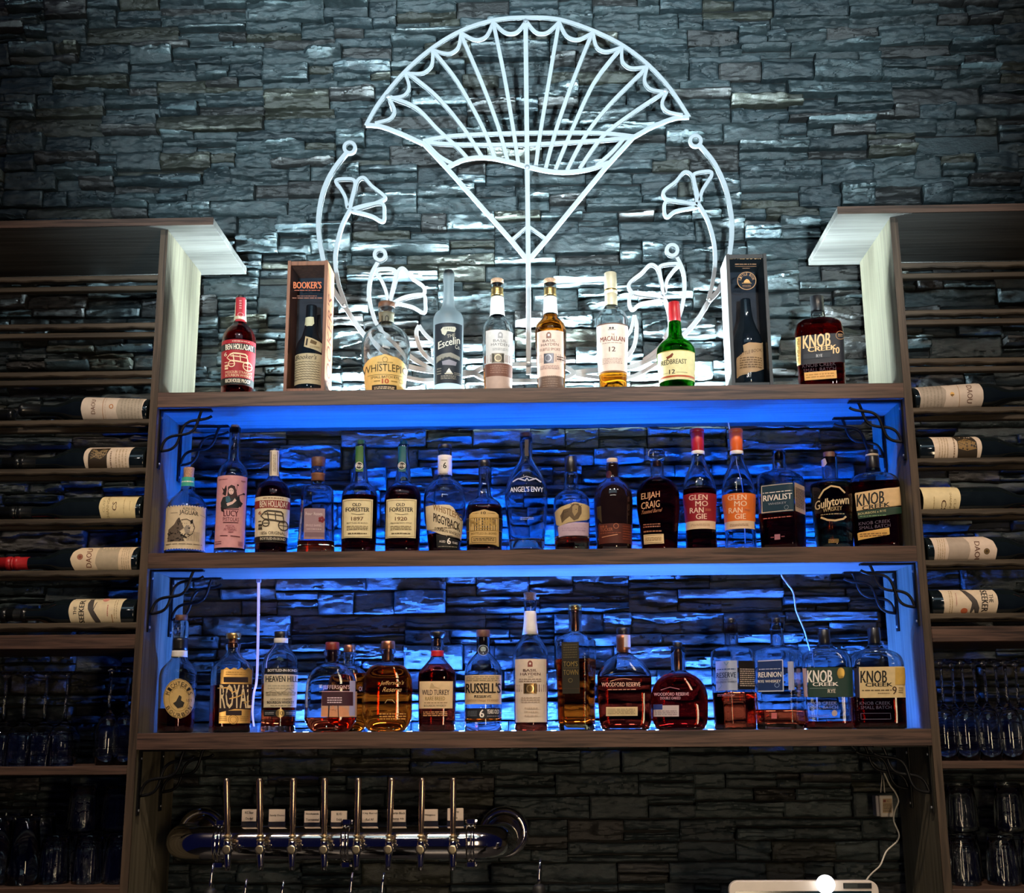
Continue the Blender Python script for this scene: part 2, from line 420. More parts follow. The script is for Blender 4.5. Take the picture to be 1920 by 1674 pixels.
def item_geo(it):
    """one printed item -> list of (xy array in photo pixels, faces, colour)"""
    k = it[0]
    if k == 't':      # t, text, x0, y0, x1, y1, colour, [slope], [bold], [rot]
        _, s, x0, y0, x1, y1, col = it[:7]
        opt = it[7] if len(it) > 7 else {}
        co, f = glyphs(s, opt.get('bold', .02))
        if not len(co): return []
        bd = opt.get('bold', .0)
        if bd > 0:       # heavier strokes: the same letters printed twice, slightly shifted
            dl = min(.12, bd * 1.0 / _tw[s]); o2 = dict(opt); o2['bold'] = 0; w_ = (x1 - x0) * dl; w2 = (y1 - y0) * dl
            if opt.get('rot'): return item_geo(('t', s, x0, y0, x1, y1 - w2, col, o2)) + item_geo(('t', s, x0, y0 + w2, x1, y1, col, o2))
            r = item_geo(('t', s, x0, y0, x1 - w_, y1, col, o2)) + item_geo(('t', s, x0 + w_, y0, x1, y1, col, o2))
            return r + (item_geo(('t', s, x0 + w_ / 2, y0, x1 - w_ / 2, y1, col, o2)) if bd >= .05 else [])
        a, b = co[:, 0], co[:, 1]; rot = opt.get('rot', 0)
        if rot == 90: a, b = 1 - b, a            # reads upwards
        elif rot == -90: a, b = b, 1 - a          # reads downwards
        X = x0 + a * (x1 - x0); Y = y1 - b * (y1 - y0)
        Y = Y + opt.get('slope', 0) * (X - (x0 + x1) / 2)
        arc = opt.get('arc', 0)
        if arc: Y = Y + arc * ((X - (x0 + x1) / 2) / ((x1 - x0) / 2)) ** 2
        if opt.get('ital'): X = X + opt['ital'] * (y1 - Y)
        return [(np.stack([X, Y], -1), f, col)]
    if k == 'arc':    # arc text on an ellipse: cx, cy, rx, ry, a0, a1, height, colour (angles clockwise from the top in degrees)
        _, s, cx, cy, rx, ry, a0, a1, hh, col = it[:10]
        flip = a1 < a0
        out = []; n = len(s)
        for i, ch in enumerate(s):
            if ch == ' ': continue
            a = math.radians(a0 + (a1 - a0) * (i + .5) / n); co, f = glyphs(ch, .03)
            w = abs(math.radians(a1 - a0)) / n * rx * .8
            p = (co - .5) * (min(w, hh * 1.1), hh)
            ca, sa = math.cos(a), math.sin(a)
            if flip: X = cx + rx * sa + p[:, 0] * -ca + p[:, 1] * -sa; Y = cy - ry * ca + p[:, 0] * -sa + p[:, 1] * ca
            else: X = cx + rx * sa + p[:, 0] * ca + p[:, 1] * sa; Y = cy - ry * ca + p[:, 0] * sa - p[:, 1] * ca
            out.append((np.stack([X, Y], -1), f, col))
        return out
    if k == 'r':
        _, x0, y0, x1, y1, col = it[:6]
        n = max(2, int(abs(x1 - x0) / 3)); m = max(2, int(abs(y1 - y0) / 4)); arc = it[6] if len(it) > 6 else 0; sl = it[7] if len(it) > 7 else 0
        U, V = np.meshgrid(np.linspace(x0, x1, n + 1), np.linspace(y0, y1, m + 1))
        V = V + arc * ((U - (x0 + x1) / 2) / max(1e-6, (x1 - x0) / 2)) ** 2 + sl * (U - (x0 + x1) / 2)
        f = [(i * (n + 1) + j, i * (n + 1) + j + 1, (i + 1) * (n + 1) + j + 1, (i + 1) * (n + 1) + j) for i in range(m) for j in range(n)]
        return [(np.stack([U.ravel(), V.ravel()], -1), f, col)]
    if k in ('e', 'o'):
        _, cx, cy, rx, ry, col = it[:6]
        a = np.linspace(0, 2 * PI, 25)[:-1]; w = it[6] if len(it) > 6 else 1.
        P = np.stack([cx + rx * np.cos(a), cy + ry * np.sin(a)], -1)
        if k == 'e':
            P2 = np.stack([cx + .5 * rx * np.cos(a), cy + .5 * ry * np.sin(a)], -1)
            f = [(i, (i + 1) % 24, 24 + (i + 1) % 24, 24 + i) for i in range(24)] + [(24 + i, 24 + (i + 1) % 24, 48) for i in range(24)]
            return [(np.concatenate([P, P2, [[cx, cy]]]), f, col)]
        P2 = np.stack([cx + (rx - w) * np.cos(a), cy + (ry - w) * np.sin(a)], -1)
        return [(np.concatenate([P, P2]), [(i, (i + 1) % 24, 24 + (i + 1) % 24, 24 + i) for i in range(24)], col)]
    if k == 'l':      # polyline stroke: points, width, colour
        _, pts, w, col = it[:4]
        P = np.array(pts, float); out = []
        Q = [P[0]]
        for a, b in zip(P[:-1], P[1:]):
            n = max(1, int(np.hypot(*(b - a)) / 4)); Q += [a + (b - a) * (i + 1) / n for i in range(n)]
        Q = np.array(Q); T = np.gradient(Q, axis=0); T /= np.maximum(np.hypot(T[:, 0], T[:, 1]), 1e-6)[:, None]
        N = np.stack([-T[:, 1], T[:, 0]], -1) * w / 2
        n = len(Q)
        return [(np.concatenate([Q + N, Q - N]), [(i, i + 1, n + i + 1, n + i) for i in range(n - 1)], col)]
    if k == 'p':      # filled polygon (fan around its middle)
        _, pts, col = it[:3]
        P = np.array(pts, float); n = len(P); c = P.mean(0)
        Mid = (P + c) / 2
        f = [(i, (i + 1) % n, n + (i + 1) % n, n + i) for i in range(n)] + [(n + i, n + (i + 1) % n, 2 * n) for i in range(n)]
        return [(np.concatenate([P, Mid, [c]]), f, col)]
    if k == 'ln':     # rows of small print as broken dashes
        _, x0, y0, x1, y1, n, col = it[:7]
        rr = random.Random(int(x0 * 7 + y0 * 13)); out = []
        rot = len(it) > 7 and it[7]
        for i in range(n):
            c = (i + .5) / n
            a = 0.
            while a < 1:
                w = rr.uniform(.05, .2)
                b = min(1, a + w)
                if rot:
                    X0 = x0 + (x1 - x0) * (c - .2 / n); X1 = x0 + (x1 - x0) * (c + .2 / n); out += item_geo(('r', X0, y0 + (y1 - y0) * a, X1, y0 + (y1 - y0) * b, col))
                else:
                    Y0 = y0 + (y1 - y0) * (c - .24 / n); Y1 = y0 + (y1 - y0) * (c + .24 / n); out += item_geo(('r', x0 + (x1 - x0) * a, Y0, x0 + (x1 - x0) * b, Y1, col))
                a = b + .03
        return out
    raise ValueError(k)

def poly_rows(pts, nv, nu, fr):
    """grid filling a polygon row by row; fr maps 0..1 to 0..1 across"""
    P = np.array(pts, float); y0, y1 = P[:, 1].min(), P[:, 1].max(); G = []
    for i in range(nv + 1):
        y = y0 + (y1 - y0) * min(max(i / nv, .002), .998); xs = []
        for a, b in zip(P, np.roll(P, -1, 0)):
            if (a[1] - y) * (b[1] - y) <= 0 and a[1] != b[1]: xs.append(a[0] + (y - a[1]) / (b[1] - a[1]) * (b[0] - a[0]))
        if not xs: xs = [P[:, 0].mean()]
        l, r = min(xs), max(xs)
        yy = y0 + (y1 - y0) * i / nv
        G.append([(l + (r - l) * fr(j / nu), yy) for j in range(nu + 1)])
    return G

def make_label(name, parent, fmap, outline, col, items, nu=18, nv=10, off=(.0004, .0007), round_=True):
    mb = MB()
    if outline is not None:
        if outline[0] == 'rect':
            _, x0, y0, x1, y1 = outline[:5]; dx = outline[5] if len(outline) > 5 else 0
            pts = [(x0, y0), (x1, y0), (x1 + dx, y1), (x0 + dx, y1)]
        elif outline[0] == 'ell':
            _, cx, cy, rx, ry = outline; pts = [(cx + rx * math.sin(a), cy - ry * math.cos(a)) for a in np.linspace(0, 2 * PI, 40)[:-1]]; nv = 20
        elif outline[0] == 'arch':
            _, x0, y0, x1, y1, rise = outline[:6]
            pts = [(x0, y1), (x1, y1)] + [(x1 + (x0 - x1) * t, y0 + rise * (1 - math.sqrt(max(0, 1 - (2 * t - 1) ** 2)))) for t in np.linspace(0, 1, 21)]; nv = 16
        else: pts = outline[1]; nv = 16
        G = poly_rows(pts, nv, nu, (lambda t: .5 - .5 * math.cos(PI * (.08 + .84 * t)) / math.cos(PI * .08)) if round_ else (lambda t: t))
        XY = np.array([p for r in G for p in r]); P = fmap(XY[:, 0], XY[:, 1], off[0])
        f = [(i * (nu + 1) + j, (i + 1) * (nu + 1) + j, (i + 1) * (nu + 1) + j + 1, i * (nu + 1) + j + 1) for i in range(nv) for j in range(nu)]
        mb.add(P, f, ink(col), True)
    lay = 0
    for it in items:
        for XY, f, c in item_geo(it):
            lay += 1
            if it[0] not in ('r', 'ln', 'l'): XY, f = refine(XY, f)
            P = fmap(XY[:, 0], XY[:, 1], off[1] + min(lay, 22) * .000022)
            mb.add(P, [tuple(q) for q in f], ink(c), True)
    return mb.build(name, parent)

# ------------------------------------------------------------------ bottle sections
_sec = {}
def section(n, dr, yaw, N=64):
    k = (round(n, 1), round(dr, 2), round(yaw, 3), N)
    if k in _sec: return _sec[k]
    M = 720; a = np.linspace(0, 2 * PI, M + 1)
    c, s = np.cos(a), np.sin(a)
    x = np.sign(c) * np.abs(c) ** (2 / k[0]); y = dr * np.sign(s) * np.abs(s) ** (2 / k[0])
    L = np.concatenate([[0], np.cumsum(np.hypot(np.diff(x), np.diff(y)))]); t = np.linspace(0, L[-1], N + 1)[:-1]
    x, y = np.interp(t, L, x), np.interp(t, L, y)
    ca, sa = math.cos(yaw), math.sin(yaw)
    x, y = x * ca - y * sa, x * sa + y * ca
    w = np.abs(x).max(); x, y = x / w, y / w
    # front half as a function y(x)
    M2 = 720; xx = np.sign(c) * np.abs(c) ** (2 / k[0]); yy = dr * np.sign(s) * np.abs(s) ** (2 / k[0])
    X, Y = (xx * ca - yy * sa) / w, (xx * sa + yy * ca) / w
    i0, i1 = X.argmin(), X.argmax()
    # take the path between i0 and i1 that has the lower mean y
    def path(a_, b_):
        idx = np.arange(a_, b_ + 1) if a_ <= b_ else np.concatenate([np.arange(a_, M), np.arange(0, b_ + 1)])
        return X[idx], Y[idx]
    p, q = path(i0, i1), path(i1, i0)
    fr = p if p[1].mean() < q[1].mean() else q
    o = np.argsort(fr[0]); front = (fr[0][o], fr[1][o])
    _sec[k] = (x, y, front)
    return _sec[k]

def pchip(xs, ys, q):
    xs = np.array(xs, float); ys = np.array(ys, float); h = np.diff(xs); dl = np.diff(ys) / h
    m = np.zeros(len(xs)); m[0], m[-1] = dl[0], dl[-1]
    for i in range(1, len(xs) - 1):
        if dl[i - 1] * dl[i] > 0: w1 = 2 * h[i] + h[i - 1]; w2 = h[i] + 2 * h[i - 1]; m[i] = (w1 + w2) / (w1 / dl[i - 1] + w2 / dl[i])
    i = np.clip(np.searchsorted(xs, q) - 1, 0, len(xs) - 2); t = (q - xs[i]) / h[i]
    return (2 * t ** 3 - 3 * t ** 2 + 1) * ys[i] + (t ** 3 - 2 * t ** 2 + t) * h[i] * m[i] + (-2 * t ** 3 + 3 * t ** 2) * ys[i + 1] + (t ** 3 - t ** 2) * h[i] * m[i + 1]

CLEAR = glass('clear_glass', (.97, .985, .99), 1.48)
LIQ = {'dark': (.62, .10, .035), 'amber': (.98, .48, .09), 'orange': (1., .24, .03), 'red': (.95, .20, .06), 'gold': (1., .68, .18), 'brown': (.55, .22, .09), 'deep': (.52, .045, .02), 'rose': (.98, .72, .55)}
CAPM = {
    'cork': lambda: pm('cork', (.52, .30, .18), .8, vary=.35, scale=400, bump=.4),
    'black': lambda: pm('black_cap', (.012, .012, .014), .35, coat=.3, vary=.2),
    'red': lambda: pm('red_capsule', (.50, .018, .022), .35, coat=.2, vary=.15, scale=30),
    'orange': lambda: pm('orange_capsule', (.85, .14, .02), .35, coat=.2, vary=.12, scale=30),
    'gold': lambda: pm('gold_cap', (.75, .48, .18), .25, .9, vary=.12),
    'cream': lambda: pm('cream_capsule', (.72, .60, .40), .4, .2, vary=.1),
    'wood': lambda: pm('wooden_stopper', (.13, .055, .03), .5, vary=.35, scale=150),
    'darkred': lambda: pm('dark_red_stopper', (.20, .03, .02), .35, vary=.2),
    'copper': lambda: pm('copper_stopper', (.42, .17, .09), .3, .8, vary=.2),
    'green': lambda: pm('green_capsule', (.12, .26, .07), .45, vary=.2),
    'teal': lambda: pm('teal_capsule', (.01, .10, .11), .45, vary=.2),
    'tealband': lambda: pm('teal_band', (.03, .42, .36), .5, vary=.2),
    'glass': lambda: CLEAR,
    'brown': lambda: pm('brown_band', (.20, .075, .03), .6, vary=.3),
    'white': lambda: pm('white_band', (.80, .76, .70), .6, vary=.08),
    'beige': lambda: pm('beige_wax', (.62, .50, .34), .45, vary=.15),
}
ALL = []
def bottle(name, label, shelf, cx, body, caps=(), level=None, liq='dark', base=5, by=.10, dr=1., n=2., yaw=0., glassm=None,
           labels=(), cat='bottle', group=None, neckb=(), bot=4., wall=3.2, solid=None):
    """body: (photo y, half width in photo px, [squareness]) from mouth to foot"""
    zs = {'T': ZT, 'M': ZM, 'B': ZB}[shelf] if isinstance(shelf, str) else shelf
    # where the axis meets the shelf: the base centre is at column cx just where the shelf is seen
    lo, hi = -1.6, 1.6
    ybase = body[-1][0]
    # x so that the axis is at column cx at the height of photo row ybase
    zb = wz(cx, ybase, by); bx = wx(cx, ybase, by)
    phi = math.atan2(bx - CX, by + CD)            # line of sight
    root = empty(name, (bx, by, zs), -phi, label, cat, group)
    zz = np.linspace(zs - .01, zs + .42, 400)
    A = np.array([proj((bx, by, z)) for z in zz]); ax_x, ax_y, ax_d = A[:, 0], A[:, 1], A[:, 2]
    def z_axis(Y): return np.interp(-np.asarray(Y, float), -ax_y, zz)
    def ppm(z): return F / np.interp(z, zz, ax_d)
    bz = [float(z_axis(b[0])) - zs for b in body]; bz[-1] = 0.
    hw = [b[1] / float(ppm(z + zs)) for b, z in zip(body, bz)]
    nn = [b[2] if len(b) > 2 else n for b in body]
    o = np.argsort(bz); Z = np.array(bz)[o]; W = np.array(hw)[o]; NN = np.array(nn)[o]
    for i in range(1, len(Z)):
        if Z[i] - Z[i - 1] < .0006: Z[i] = Z[i - 1] + .0006
    def Wf(z): return pchip(Z, W, np.clip(z, Z[0], Z[-1]))
    def Nf(z): return np.interp(z, Z, NN)
    top = Z[-1]
    # ring heights: knots plus even spacing
    q = [0]
    for a, b in zip(Z[:-1], Z[1:]):
        k = max(1, int(math.ceil((b - a) / (.004 if abs(np.interp((a + b) / 2, Z, W) - W[0]) > 1e-6 and (b - a) < .04 else .02))))
        q += [a + (b - a) * (i + 1) / k for i in range(k)]
    q = np.array(q)
    def ring(z, w, h_, extra=0.):
        sx, sy, _ = section(h_, drf(z), yaw)
        return [(sx[i] * w, sy[i] * w, z) for i in range(len(sx))]
    Zd = Z
    def drf(z):
        if dr == 1.: return 1.
        # the neck is round, the body flat: blend on width
        w = float(Wf(z)); wn = min(W[len(W) // 2:].min(), W.min() + 1e-9); wm = W.max()
        wn = W[-1]
        t = min(1, max(0, (w - wn) / max(1e-6, (wm - wn)))); t = t * t * (3 - 2 * t)
        # never deeper than the full body is
        return min(1., (dr * wm * t + w * (1 - t)) / w)
    def nf(z):
        return float(Nf(z))
    px = 1 / float(ppm(zs + .1))
    wl = min(wall, 3.2) * px; bt = bot * px
    R = []
    r0 = Wf(0.)
    if solid is None:
        R.append(ring(0.0, float(r0) * .90, nf(0)))
        R.append(ring(.0025, float(r0), nf(0)))
        for z in q[1:]:
            if z > .003: R.append(ring(z, float(Wf(z)), nf(z)))
        # inside
        qi = [z for z in q[::-1] if z > bt + .003]
        for z in qi:
            w = float(Wf(z)); R.append(ring(z if z < top else top + .0002, max(w - wl, w * .55), nf(z)))
        w = float(Wf(bt)); R.append(ring(bt + .002, w - wl, nf(bt))); R.append(ring(bt, (w - wl) * .85, nf(bt)))
        MB().rings(R, glassm or CLEAR).build('glass_body', root)
        if level is not None:
            zl = float(z_axis(level)) - zs; zl = min(zl, top - .004)
            R = []; e = .0003
            ql = [z for z in q if bt + .004 < z < zl - .001] + [zl]
            w = float(Wf(bt)); R.append(ring(bt - e, (w - wl) * .85, nf(bt))); R.append(ring(bt + .002, w - wl + e, nf(bt)))
            for z in ql:
                w = float(Wf(z)); R.append(ring(z, max(w - wl, w * .55) + e, nf(z)))
            lm = glass('liquid_' + liq, LIQ[liq], 1.36)
            MB().rings(R, lm).build('liquid', root)
    else:
        R.append(ring(0.0, float(r0) * .92, nf(0))); R.append(ring(.002, float(r0), nf(0)))
        for z in q[1:]:
            if z > .003: R.append(ring(z, float(Wf(z)), nf(z)))
        MB().rings(R, solid).build('glass_body', root)
    def zof(Y): return float(z_axis(Y)) - zs
    def cap(nm, mat, y0, y1, w0, w1=None, extra=.0, prof=None):
        z0, z1 = zof(y0), zof(y1)
        pm_ = float(ppm(zs + z1)); w0_, w1_ = w0 / pm_, (w1 if w1 is not None else w0) / pm_
        if prof: P = [(r / pm_, zof(y)) for y, r in prof[::-1]]
        else:
            b = min(.0012, (z0 - z1) * .2)
            P = [(w1_ - b * .6, z1), (w1_, z1 + b), (w0_, z0 - b), (w0_ - b, z0)]
        return MB().lathe(P, mat, n=32).build(nm, root)
    for c in caps:
        nm, mk, y0, y1, w0 = c[:5]; w1 = c[5] if len(c) > 5 else None
        cap(nm, CAPM[mk](), y0, y1, w0, w1, prof=c[6] if len(c) > 6 else None)
    # neck bands: thin sleeves over the glass
    for c in neckb:
        nm, colr, y0, y1 = c[:4]
        z1, z0 = zof(y1), zof(y0)
        P = [(float(Wf(z)) + .0005, z) for z in np.linspace(z1, z0, 5)]
        P = [(P[0][0] - .0004, P[0][1] - .0001)] + P + [(P[-1][0] - .0004, P[-1][1] + .0001)]
        MB().lathe(P, CAPM[colr]() if colr in CAPM else ink(colr), n=32, cap0=False, cap1=False).build(nm, root)
    # labels: photo position -> surface of the bottle
    Yfront = []
    dirv = np.array([math.sin(phi), math.cos(phi), 0.])
    zq = np.linspace(0, top + .02, 220); Xc = []
    for z in zq:
        w = float(Wf(min(z, top))); _, _, frn = section(nf(min(z, top)), drf(min(z, top)), yaw)
        dep = -frn[1].min() * w
        p = proj(np.array([bx, by, zs + z]) - dirv * dep); Yfront.append(p[1]); Xc.append((p[0], F / p[2]))
    Yfront = np.array(Yfront); Xc = np.array(Xc)
    def fmap(X, Y, off):
        z = np.interp(-np.asarray(Y, float), -Yfront, zq)
        xa = np.interp(z, zq, Xc[:, 0]); pp = np.interp(z, zq, Xc[:, 1])
        xl = (np.asarray(X, float) - xa) / pp
        out = np.zeros((len(z), 3))
        zc = np.clip(z, 0, top); w = Wf(zc)
        for i in range(len(z)):
            _, _, frn = section(nf(zc[i]), drf(zc[i]), yaw)
            t = max(-.985, min(.985, xl[i] / w[i])); y = np.interp(t, frn[0], frn[1])
            r = math.hypot(t, y) * w[i]; k = (r + off * 1.4 + .0002) / r
            out[i] = (t * w[i] * k, y * w[i] * k, z[i])
        return out
    for L in labels:
        nm, outline, colr, items = L[:4]
        make_label(nm, root, fmap, outline, colr, items, round_=(yaw == 0.))
    ALL.append((root, bx, by))
    return root, fmap, zof
# ------------------------------------------------------------------ the bottles
CR, BK, WH, NV, GD, TAN, RD = 'efe0bd', '15130f', 'f2ece2', '14283c', 'g:d8ac62', 'd9b98f', '9b1f28'
B_ = {'bold': .045}
def T(s, x0, y0, x1, y1, c=BK, **k): return ('t', s, x0, y0, x1, y1, c, k)
GT, GM, GB = 'spirit bottles on the top shelf', 'spirit bottles on the middle shelf', 'spirit bottles on the bottom shelf'

def coach(x0, y0, x1, y1, c):
    X = lambda t: x0 + (x1 - x0) * t
    Y = lambda t: y0 + (y1 - y0) * t
    w = (x1 - x0); s = w * .035
    return [('l', [(X(.18), Y(.12)), (X(.3), Y(.04)), (X(.75), Y(.08)), (X(.82), Y(.2))], s * 1.6, c),
            ('l', [(X(.2), Y(.2)), (X(.8), Y(.28))], s, c), ('l', [(X(.3), Y(.12)), (X(.33), Y(.52))], s, c), ('l', [(X(.55), Y(.14)), (X(.57), Y(.56))], s, c),
            ('l', [(X(.8), Y(.2)), (X(.84), Y(.55))], s, c), ('l', [(X(.2), Y(.48)), (X(.86), Y(.6))], s * 1.6, c), ('l', [(X(.18), Y(.12)), (X(.08), Y(.3)), (X(.2), Y(.48))], s, c),
            ('o', X(.24), Y(.68), w * .13, w * .13, c, s), ('o', X(.82), Y(.78), w * .18, w * .18, c, s),
            ('l', [(X(.82) - w * .18, Y(.78)), (X(.82) + w * .18, Y(.78))], s * .6, c), ('l', [(X(.82), Y(.78) - w * .18), (X(.82), Y(.78) + w * .18)], s * .6, c),
            ('l', [(X(.24) - w * .13, Y(.68)), (X(.24) + w * .13, Y(.68))], s * .6, c),
            ('r', X(0), Y(.72), X(.12), Y(.84), c), ('r', X(.0), Y(.88), X(.12), Y(1), c), ('r', X(.0), Y(.55), X(.1), Y(.6), c)]

# --- top shelf
bottle('whiskey_bottle', 'whiskey bottle with red stagecoach label and red neck strip', 'T', 444,
       [(562, 9.5), (598, 10.5), (607, 13), (619, 23.5), (632, 30), (645, 31.5), (690, 30.5), (735, 28.5)], level=600, liq='deep', group=GT,
       caps=[('stopper', 'black', 555, 563, 8.5)], neckb=[('capsule', 'cream', 562, 603)],
       labels=[('neck_label', ('rect', 443, 557, 460, 602, -1), 'b02a34', [('ln', 449, 562, 453, 580, 4, 'e6a09a'), ('o', 451, 590, 5, 4, 'e6a09a', 1)]),
               ('label', ('rect', 417, 636, 479, 721, -2), 'a11f28',
                [('r', 417, 643.5, 478, 655.5, BK), T('BEN HOLLADAY', 424, 644.5, 474, 655, 'f3e6cd', bold=.06), ('ln', 436, 638, 467, 641, 1, 'e5b9a4'),
                 T('6', 422, 659, 427, 667, 'f3d9b8')] + coach(423, 661, 472, 692, 'f0cfa6') +
                [T('MISSOURI STRAIGHT', 424, 695, 471, 700, 'f0cfa6'), T('BOURBON WHISKEY', 424, 701, 471, 706, 'f0cfa6'), ('r', 416, 708, 476, 721, BK),
                 T('RICKHOUSE PROOF', 424, 710, 468, 717, 'f3e6cd', bold=.05)])])
bottle('whiskey_bottle', 'squat whiskey bottle with arched golden label, nearly empty', 'T', 722,
       [(577, 15), (586, 15.5), (590, 14), (606, 13.5), (612, 19), (621, 32), (634, 42), (652, 46), (675, 45), (710, 39.5), (737, 36)], level=697, liq='gold', group=GT, bot=5,
       caps=[('stopper', 'wood', 568, 578, 15.5, 15.5)], neckb=[('neck_band', '6b6350', 588, 606)],
       labels=[('neck_number', None, BK, [T('10', 716, 591, 729, 604, '221c12')]),
               ('label', ('p', [(678, 686), (687, 674), (702, 667), (722, 664), (742, 667), (757, 674), (765, 686), (764, 700), (757, 732), (688, 732), (681, 704)]), 'e0b468',
                [T('WHISTLEPIG', 680, 682, 763, 696, '3a2c12', arc=1.5), ('l', [(690, 702), (754, 702)], .7, '5a4420'), T('SMALL BATCH RYE', 696, 704, 748, 709, '3a2c12'),
                 T('10', 716, 710, 729, 719, 'b0481a', bold=.06), ('r', 698, 721, 743, 733, '2a2216'), ('ln', 702, 724, 739, 730, 2, 'd9b98f'), ('o', 751, 712, 4, 4, '8a6a30', .7),
                 ('o', 722, 674, 5, 5, '8a6a30', .8), ('ln', 708, 678, 736, 680.5, 1, '8a6a30'), ('ln', 702, 712, 713, 716, 1, '8a6a30'), ('ln', 733, 712, 744, 716, 1, '8a6a30')])])
bottle('vodka_bottle', 'tall clear bottle with black illustrated label', 'T', 840,
       [(510, 9), (517, 10.5), (528, 10.5), (534, 9.5), (572, 11.5), (580, 15), (590, 25), (600, 28.3), (640, 28), (737, 26.5)], group=GT, bot=12, glassm=glass('frosted_glass', (.97, .99, 1.), 1.4, .38),
       caps=[('stopper', 'black', 507, 514, 8)],
       labels=[('label', ('rect', 816, 605, 866, 718, -1), '232a33',
                [('p', [(827, 617), (831, 613), (853, 612), (855, 615), (852, 622), (838, 621), (836, 627), (834, 629), (829, 625)], 'c9c3b0'), ('r', 833, 614, 850, 618, '7d7a6c'),
                 T('THE', 838, 626, 853, 632, 'b7b2a0', slope=-.25), T('Escelin', 822, 634, 862, 648, 'd8d4c6', slope=-.3, bold=.05), T('Co.', 853, 645, 862, 653, 'd8d4c6'),
                 ('p', [(819, 667), (829, 663), (845, 661), (862, 667), (861, 674), (845, 668), (832, 672), (819, 679)], '8e8b80'), ('p', [(829, 677), (842, 674), (856, 678), (854, 685), (830, 684)], '8d8a95'),
                 ('p', [(836, 699), (839, 694), (842, 690), (845, 695), (848, 699)], 'e8e4da'), ('r', 834, 699.5, 849, 701.5, 'c9c3b0'), ('ln', 827, 703, 855, 711, 3, '9d988c'), ('ln', 820, 688, 828, 702, 3, '8d8a80'), ('ln', 851, 697, 863, 703, 2, '8d8a80')])])
def crest(cx, cy, c): return [('p', [(cx - 4.5, cy + 6), (cx - 4.5, cy - 2), (cx - 2.5, cy - 5), (cx, cy - 6), (cx + 2.5, cy - 5), (cx + 4.5, cy - 2), (cx + 4.5, cy + 6)], c), ('e', cx, cy, 2, 2.2, 'e8dccb')]
bas = [(530, 11.5), (538, 12), (544, 10.8), (557, 11.5), (594, 14), (601, 19), (612, 27), (624, 29.2), (680, 27.5), (737, 25.5)]
bottle('whiskey_bottle', 'nearly empty slim bottle with white label, brown belt and brown lower label', 'T', 933, bas, level=692, liq='amber', group=GT, bot=6,
       caps=[('cork', 'cork', 524, 533, 11.8)], neckb=[('neck_band', 'gold', 541, 556), ('neck_wrap', 'white', 558, 593)],
       labels=[('label', ('rect', 911, 618, 961, 730, 1), 'cfc9c4', crest(938, 628, '9a9696') + [T('BASIL', 925, 636, 950, 641, '6e6a68'), T('HAYDEN', 921, 643, 954, 648, '6e6a68'), ('ln', 924, 652, 952, 657, 2, '9a9694'),
                ('r', 910, 681, 961, 705, '6d4638'), ('ln', 920, 684, 950, 700, 4, '8f6a5a'), ('r', 912, 705, 960, 730, 'b59a8c')]),
               ('belt', ('rect', 908, 664, 964, 678), '5d3320', [('r', 922, 662, 945, 680, 'g:8a8070'), ('o', 934, 671, 7, 7, 'g:d8c8a8', 2), ('l', [(926, 664), (926, 678)], 1.5, BK), ('l', [(942, 664), (942, 678)], 1.5, BK)])])
bottle('whiskey_bottle', 'full amber slim bottle with pinkish label and brown belt', 'T', 1034, bas, level=592, liq='amber', group=GT, bot=6,
       caps=[('cork', 'cork', 524, 533, 11.8)], neckb=[('neck_band', 'gold', 541, 556), ('neck_wrap', 'white', 558, 590)],
       labels=[('label', ('rect', 1007, 619, 1056, 705, 1), 'e0c0ae', crest(1029, 628, '8a6458') + [T('BASIL', 1018, 636, 1042, 641, '6a4a40'), T('HAYDEN', 1015, 643, 1047, 648, '6a4a40'), T('SUBTLE SMOKE', 1013, 652, 1050, 657, '7a5a4e'), ('ln', 1014, 684, 1048, 692, 3, 'a5847a')]),
               ('belt', ('rect', 1006, 663, 1062, 678), '6b4028', [('r', 1020, 662, 1038, 681, 'g:8a8a92'), ('o', 1028, 671, 6.5, 7, 'g:c8c8d0', 2), ('ln', 1044, 666, 1060, 675, 2, '3a2418')]),
               ('lower_label', ('rect', 1010, 704, 1056, 732), '6d5548', [('ln', 1018, 708, 1046, 726, 4, '8a7060')])])
bottle('whiskey_bottle', 'tall single malt bottle with cream cap and pale peach label', 'T', 1150,
       [(572, 11), (580, 15), (589, 26), (601, 30.6), (640, 29.8), (690, 27), (737, 25)], level=695, liq='amber', group=GT, bot=6,
       caps=[('capsule', 'cream', 512, 552, 11.5, 12), ('capsule_ring', 'gold', 543, 547, 12.2), ('capsule_foot', 'cream', 552, 576, 11.5, 12)],
       labels=[('label', ('rect', 1119, 605, 1177, 697, 1), 'efd5c5', [('r', 1119, 605, 1177, 607, '6a4a3c'), T('THE', 1146, 625, 1152, 629, '8a5a44'), T('MACALLAN', 1126, 630, 1171, 639, '7d3a26', bold=.035), ('ln', 1130, 641, 1166, 644, 1, 'b79a8a'),
                T('12', 1142, 650, 1154, 659, '5a3a2c', bold=.03), ('ln', 1130, 670, 1166, 682, 4, 'c8a898'), ('e', 1144, 615, 2, 2, '4a4240'), ('e', 1149, 615, 2, 2, '4a4240'), ('l', [(1140, 618), (1154, 618)], 1, '9a8a84'), ('r', 1120, 694.5, 1177, 697, '8a5a30')])])
